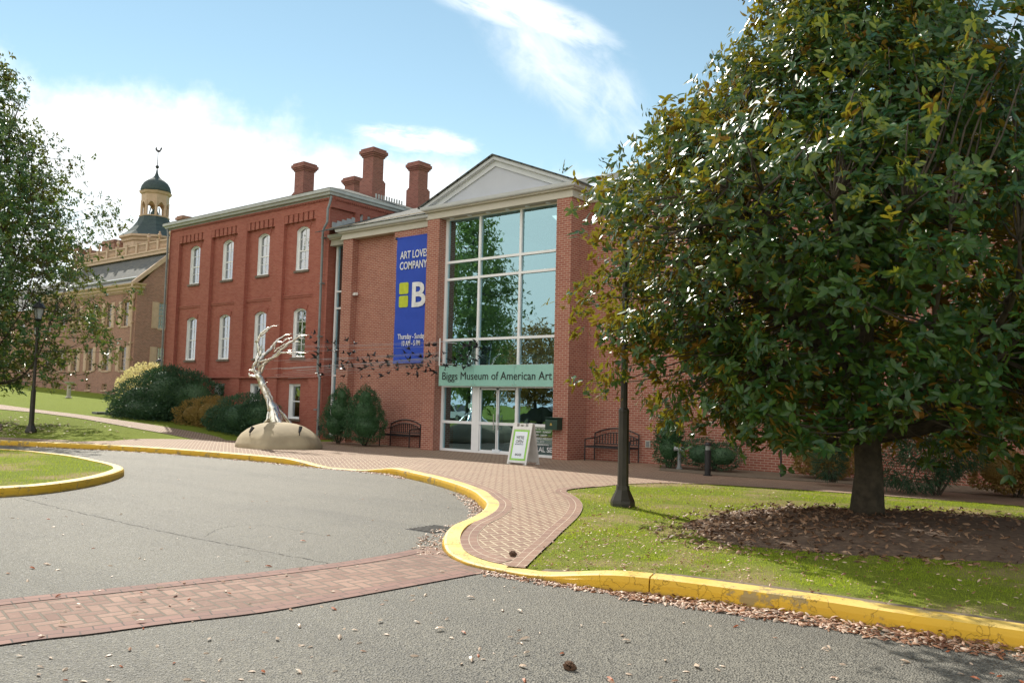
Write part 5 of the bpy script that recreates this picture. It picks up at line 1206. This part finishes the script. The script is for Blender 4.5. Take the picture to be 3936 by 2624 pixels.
def in_ring(n, bias=None):
    o = []
    while len(o) < n:
        x, y = rs.uniform(-5.3, -.2), rs.uniform(8.8, 14.5)
        if inside(x, y, rp) and (bias is None or rs.rand() < bias(x, y)): o.append((x, y, mound(x, y)+rs.uniform(0, .02)))
    return np.array(o)
Pm = in_ring(2600, lambda x, y: .25+.75*smooth((-x-2.0)/2.2)); tag(litter('mulch_litter', Pm, rs.uniform(.03, .11, len(Pm)), 'litter_leaf', tilt=.6), 'brown magnolia leaves covering the mulch ring under the right tree', 'leaves', kind='stuff')
Po = rc+(np.array(rp)[rs.randint(0, len(rp), 900)]-rc)*rs.uniform(.97, 1.25, 900)[:, None]; Po = np.concatenate([Po, rs.uniform(.135, .15, (900, 1))], 1)
tag(litter('leaf_litter', Po, rs.uniform(.04, .10, 900), 'litter_leaf', tilt=.6), 'loose brown leaves spilling from the mulch ring onto the grass', 'leaves', kind='stuff')
Pl = []
while len(Pl) < 1700:
    x, y = rs.uniform(-8.4, .5), rs.uniform(6.6, 15)
    if inside(x, y, lawn_pts) and not inside(x, y, rp) and rs.rand() < .15+.85*math.exp(-((x+4.6)**2+(y-7.2)**2)/4.5): Pl.append((x, y, dip(x, y)+.004))
Pl = np.array(Pl); tag(litter('leaf_litter', Pl, rs.uniform(.02, .055, len(Pl)), 'fallen_leaf', tilt=.5), 'small pale leaf scraps scattered over the right lawn', 'leaves', kind='stuff')
Pk = near_path(kf, 420, .02, .16, -5.3, -3.6, p=1.2, ymax=7.2); tag(litter('leaf_litter', Pk, rs.uniform(.035, .07, len(Pk)), 'fallen_leaf'), 'thin trail of leaves where the near yellow kerb drops to the road', 'leaves', kind='stuff')
# leaves one can count on the road
lm = []
for k, mt in enumerate(('pale_leaf', 'fallen_leaf', 'red_leaf', 'pale_leaf')):
    V, F = leaves(np.zeros((1, 3)), np.array([[1., 0, .02]]), np.array([[0, .2*k-.3, 1.]]), np.array([.07+.008*k]), np.array([.026+.003*k]), fold=-.35, droop=.1+.1*k, detailed=True)
    V[:, 2] -= V[:, 2].min(); me = bpy.data.meshes.new('fallen_leaf'); me.from_pydata(V.tolist(), [], F.tolist()); me.materials.append(M[mt]); lm.append(me)
cnt = 0
while cnt < 210:
    px, py = rs.uniform(0, 3936), rs.uniform(1780, 2624); 
    if rs.rand() > ((py-1700)/924)**.5: continue
    p = G(px, py, .0)
    on_walk = inside(p[0], p[1], W1)
    if not on_walk and (inside(p[0], p[1], [tuple(q_) for q_ in ki]) or inside(p[0], p[1], lawn_pts) or p[1] > float(np.interp(p[0], [q_[0] for q_ in front], [q_[1] for q_ in front]))-.15): continue
    if on_walk and rs.rand() > .35: continue
    z = dip(p[0], p[1]) if on_walk else (.012 if inside(p[0], p[1], [tuple(q_) for q_ in ct]+[tuple(q_) for q_ in cb_[::-1]]) else .002)
    k = rs.choice(4, p=[.5, .12, .10, .28]); o = bpy.data.objects.new('fallen_leaf', lm[k]); link(o); o.location = (p[0], p[1], z); o.rotation_euler = (rs.normal(0, .12), rs.normal(0, .12), rs.uniform(0, 6.28)); s_ = rs.uniform(.45, .95); o.scale = (s_,)*3
    tag(o, ('small rusty red fallen leaf lying flat on the ground' if k == 2 else 'small pale dry fallen leaf lying flat on the ground'), 'leaf', 'loose red leaves on the paving' if k == 2 else 'loose pale leaves on the paving'); cnt += 1

kbe = [p for p in kb if -4.9 < p[0] < 9 and p[1] < 9]
strip('soil_edge', kbe, .11, -.004, 'soil', True, dip)
# ------------------------------------------------------------------ grass blades
def blades(name, n, samp, h0, h1, label, mat='grass_blade'):
    P = samp(n); a = rs.uniform(0, 2*math.pi, n); L = rs.uniform(h0, h1, n); ln = rs.uniform(.2, .9, n)
    U = np.stack([np.cos(a)*ln, np.sin(a)*ln, np.ones(n)], 1); U /= np.linalg.norm(U, axis=1)[:, None]; W = np.stack([-np.sin(a), np.cos(a), np.zeros(n)], 1)*rs.uniform(.0022, .004, n)[:, None]
    V = np.stack([P-W, P+W, P+U*L[:, None]], 1).reshape(-1, 3); F = np.arange(3*n).reshape(-1, 3); return tag(fast_mesh(name, V, F, mat), label, 'grass', kind='stuff')
lawn_poly = lawn_pts; kbn = [q_ for q_ in kb if q_[0] > -5.5 and q_[1] < 9][::2]
from mathutils import noise as mnoise
def samp_lawn(n):
    o = []
    while len(o) < n:
        x = rs.uniform(-8.6, .8); y = rs.uniform(6.6, 18)
        d = math.hypot(x, y)
        if rs.rand() > (8.5/max(8.5, d))**1.5: continue
        if not inside(x, y, lawn_poly) or inside(x, y, rp): continue
        v = mnoise.noise(Vector((x*.9, y*.9, 3.3)))+.5*mnoise.noise(Vector((x*2.7, y*2.7, 1.)))
        if v > .02 and rs.rand() < .8: continue
        if min(math.hypot(x-q_[0], y-q_[1]) for q_ in kbn) < .30*rs.rand()**.5: continue
        o.append((x, y, dip(x, y)-.015))
    return np.array(o)
blades('grass', 75000, samp_lawn, .015, .038, 'short mown grass with bare patches on the right lawn')
def samp_isl(n):
    o = []; P_ = [tuple(p) for p in isl_in]
    while len(o) < n:
        x, y = rs.uniform(-27, -14.4), rs.uniform(2, 9.5)
        if inside(x, y, P_): o.append((x, y, .135))
    return np.array(o)
blades('grass', 22000, samp_isl, .03, .07, 'short mown grass on the kerbed island at left')

# ------------------------------------------------------------------ shrubs
def crownpts(n, lobes):
    """points on the shells of ellipsoid lobes [(cx,cy,cz,rx,ry,rz)]"""
    w_ = np.array([l[3]*l[5] for l in lobes]); k = rs.choice(len(lobes), n, p=w_/w_.sum()); L = np.array(lobes)[k]; d = rdir(n); r_ = 1.02-np.abs(rs.normal(0, .10, n))+rs.normal(0, .04, n)
    f = 1+.10*np.sin(d[:, 0]*7+k)+.08*np.sin(d[:, 2]*9+2*k)
    return L[:, :3]+d*L[:, 3:]*(r_*f)[:, None], d
def shrub(name, label, lobes, n, leaf, mat, stem=True, hull=True, upw=.3, group=None, cat='shrub', wid=.42):
    base = np.array([np.mean([l[0] for l in lobes]), np.mean([l[1] for l in lobes]), min(l[2]-l[5] for l in lobes)])
    t = empty(name, base, label, cat, group)
    P, d = crownpts(n, lobes); ok = P[:, 2] > base[2]+.02; P, d = P[ok], d[ok]; n = len(P)
    D = d+rs.normal(0, .6, (n, 3))+np.array([0, 0, upw]); Ls = rs.uniform(.7, 1.5, n)*leaf
    V, F = leaves(P, D, rs.normal(size=(n, 3)), Ls, Ls*wid)
    o = fast_mesh('foliage', V, F, mat, t)
    if hull:
        mb = MB()
        for l in lobes:
            pr = [(math.sin(math.pi*q/8)*.66, -math.cos(math.pi*q/8)*.66*l[5]) for q in range(1, 8)]
            mb.lathe([(r_, z) for r_, z in pr], l[:3], 12, 0, l[3], l[4])
        mb.build('inner_foliage', mat, t, smooth=True)
    if stem:
        mb = MB()
        for k in range(5): a = k*1.3; mb.tube([base+np.array([.05*math.cos(a), .05*math.sin(a), -.05]), base+np.array([.3*math.cos(a)*lobes[0][3], .3*math.sin(a)*lobes[0][4], .5*lobes[0][5]])], [.03, .015], 5)
        mb.build('stem', 'bark', t)
    return t
def at(px, py, depth): return PD(px, py, depth)
shrub('holly', 'taller clipped conical holly, left one of the pair in front of the museum wall', [(-24.15, 20.2, .75, .58, .58, .65), (-24.0, 20.2, 1.25, .50, .5, .7), (-23.9, 20.2, 1.72, .28, .28, .48)], 9000, .05, 'holly_leaf', group=None)
shrub('holly', 'clipped rounded holly, right one of the pair, next to the bench', [(-22.55, 20.2, .75, .80, .7, .66), (-22.6, 20.2, 1.2, .66, .6, .72), (-22.6, 20.2, 1.66, .38, .36, .5)], 12000, .05, 'holly_leaf')
shrub('dark_shrub', 'largest dark green spreading shrub at the left end of the old brick building', [(-38.6, 20.4, 1.35, 1.9, 1.4, 1.05), (-36.6, 20.6, 1.75, 1.9, 1.3, 1.25), (-34.9, 20.8, 1.55, 1.5, 1.1, 1.1), (-37.5, 20.0, 1.0, 2.3, 1.2, .8), (-39.9, 20.3, .75, 1.0, .8, .5), (-37.0, 20.6, 2.4, 1.0, .9, .6)], 30000, .085, 'dark_shrub_leaf', upw=.5)
shrub('yellow_shrub', 'sunlit pale yellow-leaved shrub beside the largest dark shrub', [(-43.6, 22.6, 2.0, .9, .9, 1.05), (-42.6, 22.6, 2.4, .9, .9, .95), (-44.3, 22.6, 2.2, .6, .7, .6), (-41.9, 22.6, 2.6, .8, .7, .6)], 3600, .12, 'yellow_leaf', hull=False)
shrub('brown_shrub', 'rusty brown autumn shrub between two dark green shrubs', [(-33.4, 20.1, .85, 1.1, .8, .62), (-32.2, 20.1, .95, 1.1, .8, .7), (-31.6, 20.0, 1.0, .7, .6, .6)], 6500, .075, 'brown_leaf')
shrub('dark_shrub', 'round dark green shrub directly behind the concrete dome', [(-29.3, 19.7, .85, 1.6, 1.0, .85), (-30.4, 19.7, .65, 1.0, .9, .6), (-28.3, 19.7, .9, .9, .8, .75)], 17000, .07, 'dark_shrub_leaf', upw=.5)
shrub('arborvitae', 'narrow upright green shrub against the wall right of the bench', [(-10.65, 20.5, .55, .42, .4, .5), (-10.65, 20.5, 1.0, .34, .32, .5), (-10.68, 20.5, 1.35, .2, .2, .3)], 5000, .05, 'holly_leaf')
shrub('boxwood', 'low rounded boxwood behind the black bollard light', [(-9.7, 20.5, .45, .55, .45, .38), (-9.1, 20.5, .42, .5, .45, .36)], 6000, .04, 'dark_shrub_leaf')
shrub('low_shrub', 'dull green low shrub against the wall just left of the magnolia trunk', [(-6.7, 20.6, .55, .55, .5, .5), (-6.2, 20.6, .45, .4, .4, .35)], 3500, .07, 'brown_leaf')
shrub('pine_seedling', 'small light green pine seedling left of the big tree trunk', [(-5.9, 18.9, .55, .3, .3, .4), (-5.75, 18.9, .9, .18, .18, .3)], 1500, .13, 'pine_leaf', hull=False, wid=.08)
shrub('blue_pine', 'feathery blue-green pine shrub in the shade right of the big tree trunk', [(-4.1, 18.3, .75, .9, .7, .65), (-3.5, 18.4, 1.2, .8, .7, .7), (-3.3, 18.4, 1.8, .55, .5, .5)], 9000, .16, 'pine_leaf', hull=False, wid=.07)
shrub('low_shrub', 'small olive shrub beneath the slim dark trunks at far right', [(-2.7, 19.6, .5, .55, .5, .42), (-2.1, 19.6, .42, .4, .4, .32)], 3000, .07, 'brown_leaf')

# ------------------------------------------------------------------ trees
def branch(mb, a, b_, r0, r1, wig=.12, n=6, sag=.0):
    a, b_ = np.array(a, float), np.array(b_, float); L = np.linalg.norm(b_-a); P = []; off = rs.normal(0, wig*L*.25, 3)
    for k in range(n+1):
        t = k/n; P.append(a*(1-t)+b_*t+off*math.sin(math.pi*t)+np.array([0, 0, -sag*L*math.sin(math.pi*t)]))
    mb.tube(P, [r0*(1-t)+r1*t for t in np.linspace(0, 1, n+1)], 6)
    return P
def leafy_tree(name, label, base, env, zr, nsub, ncl, nl, sig, leaf, mat, trunk_r, fork_z, seed, detailed=False, cat='tree', group=None, lean=(0, 0), keep=None, shell=.55, limb_r=.05, nmain=16, trunk=True, upw=.35):
    global rs
    rs = np.random.RandomState(seed); base = np.array(base, float); t = empty(name, base, label, cat, group); tr = MB()
    H = zr[1]; top = base+np.array([lean[0], lean[1], H*.9])
    nP = 12; tp = [base*(1-k/nP)+top*(k/nP)+np.array([math.sin(k*1.3)*.04, math.cos(k*1.7)*.04, 0])*(k > 0) for k in range(nP+1)]
    rad = [trunk_r*(1.22 if k == 0 else 1)*(1-.9*k/nP) for k in range(nP+1)]; tp[0][2] -= .1
    if trunk: tr.tube(tp, rad, 10)
    subs = []; tries = 0
    while len(subs) < nsub and tries < nsub*60:
        tries += 1; z = rs.uniform(*zr); a = rs.uniform(0, 2*math.pi); R_ = env(z, a)
        if R_ <= 0: continue
        if rs.rand() > R_/4.2+.15: continue
        r_ = R_*(shell+(1-shell)*rs.rand())*rs.uniform(.85, 1.05); p = base+np.array([math.cos(a)*r_+lean[0]*z/H, math.sin(a)*r_+lean[1]*z/H, z+(.25*rs.rand() if len(subs) % 9 == 0 else 0)])
        if len(subs) % 9 == 0: p[:2] += (p[:2]-base[:2])*.07
        if keep is not None and not keep(p): continue
        subs.append((p, a, r_))
    mains = []
    for i in range(nmain):
        a = i*2.4+.3; zt = zr[0]+(H-zr[0])*(.18+.72*((i*.618) % 1)); R_ = env(zt, a)*.72
        zs = base[2]+fork_z+(H*.55-fork_z)*max(0, (zt/H-.3)); k = (zs-base[2])/(H*.9)*nP; k0 = int(min(nP-1, k)); s0 = tp[k0]*(1-(k-k0))+tp[k0+1]*(k-k0)
        e_ = base+np.array([math.cos(a)*R_, math.sin(a)*R_, zt]); mains += branch(tr, s0, e_, limb_r*(1.15-.5*zt/H), .018, wig=.25, n=9, sag=.08)
    mains = np.array(mains+tp[3:])
    for i, (p, a, r_) in enumerate(subs):
        d_ = np.linalg.norm(mains-p, axis=1)+.8*np.maximum(0, mains[:, 2]-p[2]+.1); j = int(np.argmin(d_)); branch(tr, mains[j], p, .016, .006, wig=.2, n=4, sag=.05)
    if trunk: tr.build('trunk', 'bark', t, smooth=True)
    C = []; Dc = []
    for p, a, r_ in subs:
        q_ = p+rs.normal(0, sig, (ncl, 3))*np.array([1, 1, .75]); C.append(q_); o_ = np.array([math.cos(a)*.7, math.sin(a)*.7, .45]); Dc.append(np.tile(o_, (ncl, 1))+rs.normal(0, .45, (ncl, 3)))
    C = np.concatenate(C); Dc = np.concatenate(Dc); Dc /= np.linalg.norm(Dc, axis=1)[:, None]
    n = len(C)*nl; Pc = np.repeat(C, nl, 0); A = np.repeat(Dc, nl, 0); sp = rdir(n); perp = sp-A*np.sum(sp*A, 1)[:, None]; perp /= np.linalg.norm(perp, axis=1)[:, None]
    al = rs.uniform(-.05, .75, n)[:, None]; D = perp+A*al+np.array([0, 0, -.05]); N = A*1.+perp*-.2+rs.normal(0, .15, (n, 3)); Pc = Pc+A*rs.uniform(-.6, .4, n)[:, None]*leaf
    Ls = leaf*rs.uniform(.7, 1.2, n); V, F = leaves(Pc, D, N, Ls, Ls*rs.uniform(.36, .46, n), fold=.12, droop=.45, detailed=detailed)
    fast_mesh('foliage', V, F, mat, t, smooth=detailed)
    return t
def envR(z, a):
    R_ = float(np.interp(z, [1.0, 1.28, 1.95, 2.8, 3.6, 4.6, 5.4, 6.2, 7.0, 7.7, 8.2], [1.9, 2.8, 3.35, 4.0, 4.35, 4.05, 3.4, 2.7, 2.0, 1.4, .8]))
    R_ *= 1+.08*math.sin(3*a+z*1.7)+.07*math.sin(5*a-z*2.3)+.07*math.sin(9*a+z*5.1)*math.sin(z*4.3+a)
    ca = math.cos(a-R(38))         # towards the picture's right
    if z > 4.6 and ca > .2: R_ *= 1-.32*smooth((z-4.6)/1.2)
    cl_ = math.cos(a-R(218))
    if cl_ > .2 and z > 4.0: R_ *= 1-.15*smooth((z-4.0)/.9)
    return R_
TB = (-3.33, 12.3, .2)
leafy_tree('magnolia_tree', 'large glossy southern magnolia with rust-backed leaves on the mulch ring at right', TB, envR, (1.05, 8.2), 1350, 13, 7, .21, .125, 'magnolia_leaf', .20, 1.05, 11, detailed=True, limb_r=.07, nmain=36, shell=.55)
def envL(z, a):
    R_ = float(np.interp(z, [1.3, 2.2, 3.5, 5.5, 7.5, 9.0, 10.5, 12., 13.5, 15.2], [3.2, 4.6, 5.1, 5.2, 4.7, 3.9, 2.9, 1.8, .9, .1])); return R_*(1+.12*math.sin(3*a+z*2.1)+.10*math.sin(z*3.7+a))
lb = PD(-150, 1640, 31.); lb[2] = T(lb[0], lb[1])
leafy_tree('magnolia_tree', 'tall open-branched magnolia cut off by the left edge of the picture', lb, envL, (1.6, 14.0), 660, 13, 7, .36, .18, 'far_magnolia_leaf', .24, 1.6, 5, shell=.35, limb_r=.055)
mp_ = [PD(px, py, 28.6) for px, py in ((-120, 1640), (40, 1622), (150, 1628), (185, 1650), (120, 1668), (-120, 1680))]
ml = empty('x', (0, 0, 0), '', ''); bpy.data.objects.remove(ml)
mc = lb+np.array([.6, -1.0, 0]); mb = MB(); pts = []
for k in range(24): a = 2*math.pi*k/24; r_ = 2.2*(1+.12*math.sin(3*a)+.08*math.sin(5*a)); x, y = mc[0]+r_*math.cos(a), mc[1]+r_*math.sin(a); pts.append((x, y, T(x, y)+.03))
for k in range(24): mb.add([pts[k], pts[(k+1) % 24], (mc[0], mc[1], T(mc[0], mc[1])+.12)], [(0, 1, 2)])
tag(mb.build('mulch_bed', 'mulch'), kind='structure')
Q = []
for k in range(1500): a = rs.uniform(0, 6.28); r_ = abs(rs.normal(0, 2.6)); x, y = mc[0]+r_*math.cos(a)+.8, mc[1]+r_*math.sin(a)-.2; Q.append((x, y, T(x, y)+.05)); 
Q = np.array([q_ for q_ in Q if q_[1] > kerb_y(q_[0])+1.2]); tag(litter('leaf_litter', Q, rs.uniform(.07, .15, len(Q)), 'pale_leaf', tilt=.6), 'pale shed leaves glinting on the grass below the left magnolia', 'leaves', kind='stuff')
# slim multi-stemmed tree at the far right
xt = (-1.35, 17.6, .15); tt = empty('small_tree', xt, 'slim dark tree with several leaning stems at the far right by the wall', 'tree'); mb = MB()
for a, r_ in ((0, .5), (1.2, .7), (2.3, .6), (3.6, .8), (5.0, .7), (5.8, 1.1)): branch(mb, xt, (xt[0]+r_*math.cos(a), xt[1]+r_*math.sin(a), 2.7+.3*math.sin(a)), .055, .02, wig=.2)
mb.build('trunk', 'bark', tt, smooth=True)
lob = [(-1.4, 17.5, 3.3, 1.5, 1.3, .9), (-.6, 17.3, 3.9, 1.3, 1.2, 1.0), (-2.0, 17.7, 3.6, 1.1, 1.0, .8)]; P, d = crownpts(9000, lob); Ls = rs.uniform(.08, .14, len(P)); V, F = leaves(P, d+rs.normal(0, .6, P.shape), rs.normal(size=P.shape), Ls, Ls*.4); fast_mesh('foliage', V, F, 'dark_shrub_leaf', tt)
# trees and cars across the road, seen mirrored in the glass front
def blob_env(Rm, z0, z1):
    def f(z, a):
        u = (z-z0)/(z1-z0); return Rm*math.sin(math.pi*min(1, max(0, u))**.8)**.7*(1+.18*math.sin(3*a+z)) if 0 < u < 1 else 0
    return f
for i, (x, y, Rm, z0, z1, mt, lb_) in enumerate(((-39.5, -3.0, 3.4, 2.0, 15.5, 'oak_leaf', 'tall green tree across the road, mirrored in the left column of glass'), (-44, -17, 4.2, 1.5, 8.6, 'autumn_leaf', 'orange autumn tree across the road, mirrored in the right column of glass'), (-52, -19, 4.6, 1.4, 8.4, 'oak_leaf', 'green tree across the road, mirrored low in the middle column of glass'), (-62, -16, 4.8, 1.4, 9.2, 'autumn_leaf', 'russet tree across the road, mirrored low in the left column of glass'), (-37, -24, 3.6, 1.4, 7.4, 'oak_leaf', 'smaller green tree across the road, mirrored by the right pier'), (-74, -12, 5.0, 1.4, 9.5, 'oak_leaf', 'broad tree farthest down the road, mirrored beside the left pier'))):
    leafy_tree('street_tree', lb_, (x, y, .1), blob_env(Rm, z0, z1), (z0, z1), (260 if i == 0 else 150), 14, 5, .55, .30, mt, .22, 2., 40+i, shell=.4)
for x, y, mt, lb_, rz in ((-45.0, -7.6, 'car_white', 'white car parked across the road, mirrored low in the left glass pane', R(8)), (-36.5, -8.6, 'car_dark', 'dark car parked across the road, mirrored low in the middle glass pane', R(4))):
    t = empty('parked_car', (x, y, 0), lb_, 'car', 'cars parked across the road', rz)
    def B(mb, nm, mat, par=None, smooth=False):
        o = mb.build(nm, mat, None, smooth); o.parent = par or t; return o
    side = [(-2.2, .35), (-2.25, .75), (-2.1, .95), (-1.5, 1.0), (-.9, 1.42), (.6, 1.45), (1.25, 1.0), (2.05, .88), (2.25, .65), (2.2, .35)]
    mb = MB(); mb.prism([(a, -.85, b_) for a, b_ in side], (0, 1.7, 0)); bd_ = B(mb, 'body', mt)
    for s_ in (-1, 1):
        mb = MB(); yy = s_*.853; mb.poly([(-1.35, yy, 1.0), (-.85, yy, 1.36), (.55, yy, 1.38), (1.08, yy, 1.0)]); B(mb, 'window', 'car_dark', bd_)
        for wx_ in (-1.4, 1.4):
            mb = MB(); mb.tube([(wx_, s_*.72, .33), (wx_, s_*.88, .33)], .33, 16); w_ = B(mb, 'wheel', 'rubber'); mb = MB(); mb.tube([(wx_, s_*.88, .33), (wx_, s_*.895, .33)], .2, 10); B(mb, 'rim', 'bolt_steel', w_)
    mb = MB(); mb.poly([(.62, -.7, 1.44), (1.24, -.75, 1.02), (1.24, .75, 1.02), (.62, .7, 1.44)]); mb.v = [(a+.012, b_, c_+.012) for a, b_, c_ in mb.v]; B(mb, 'windscreen', 'car_dark', bd_)
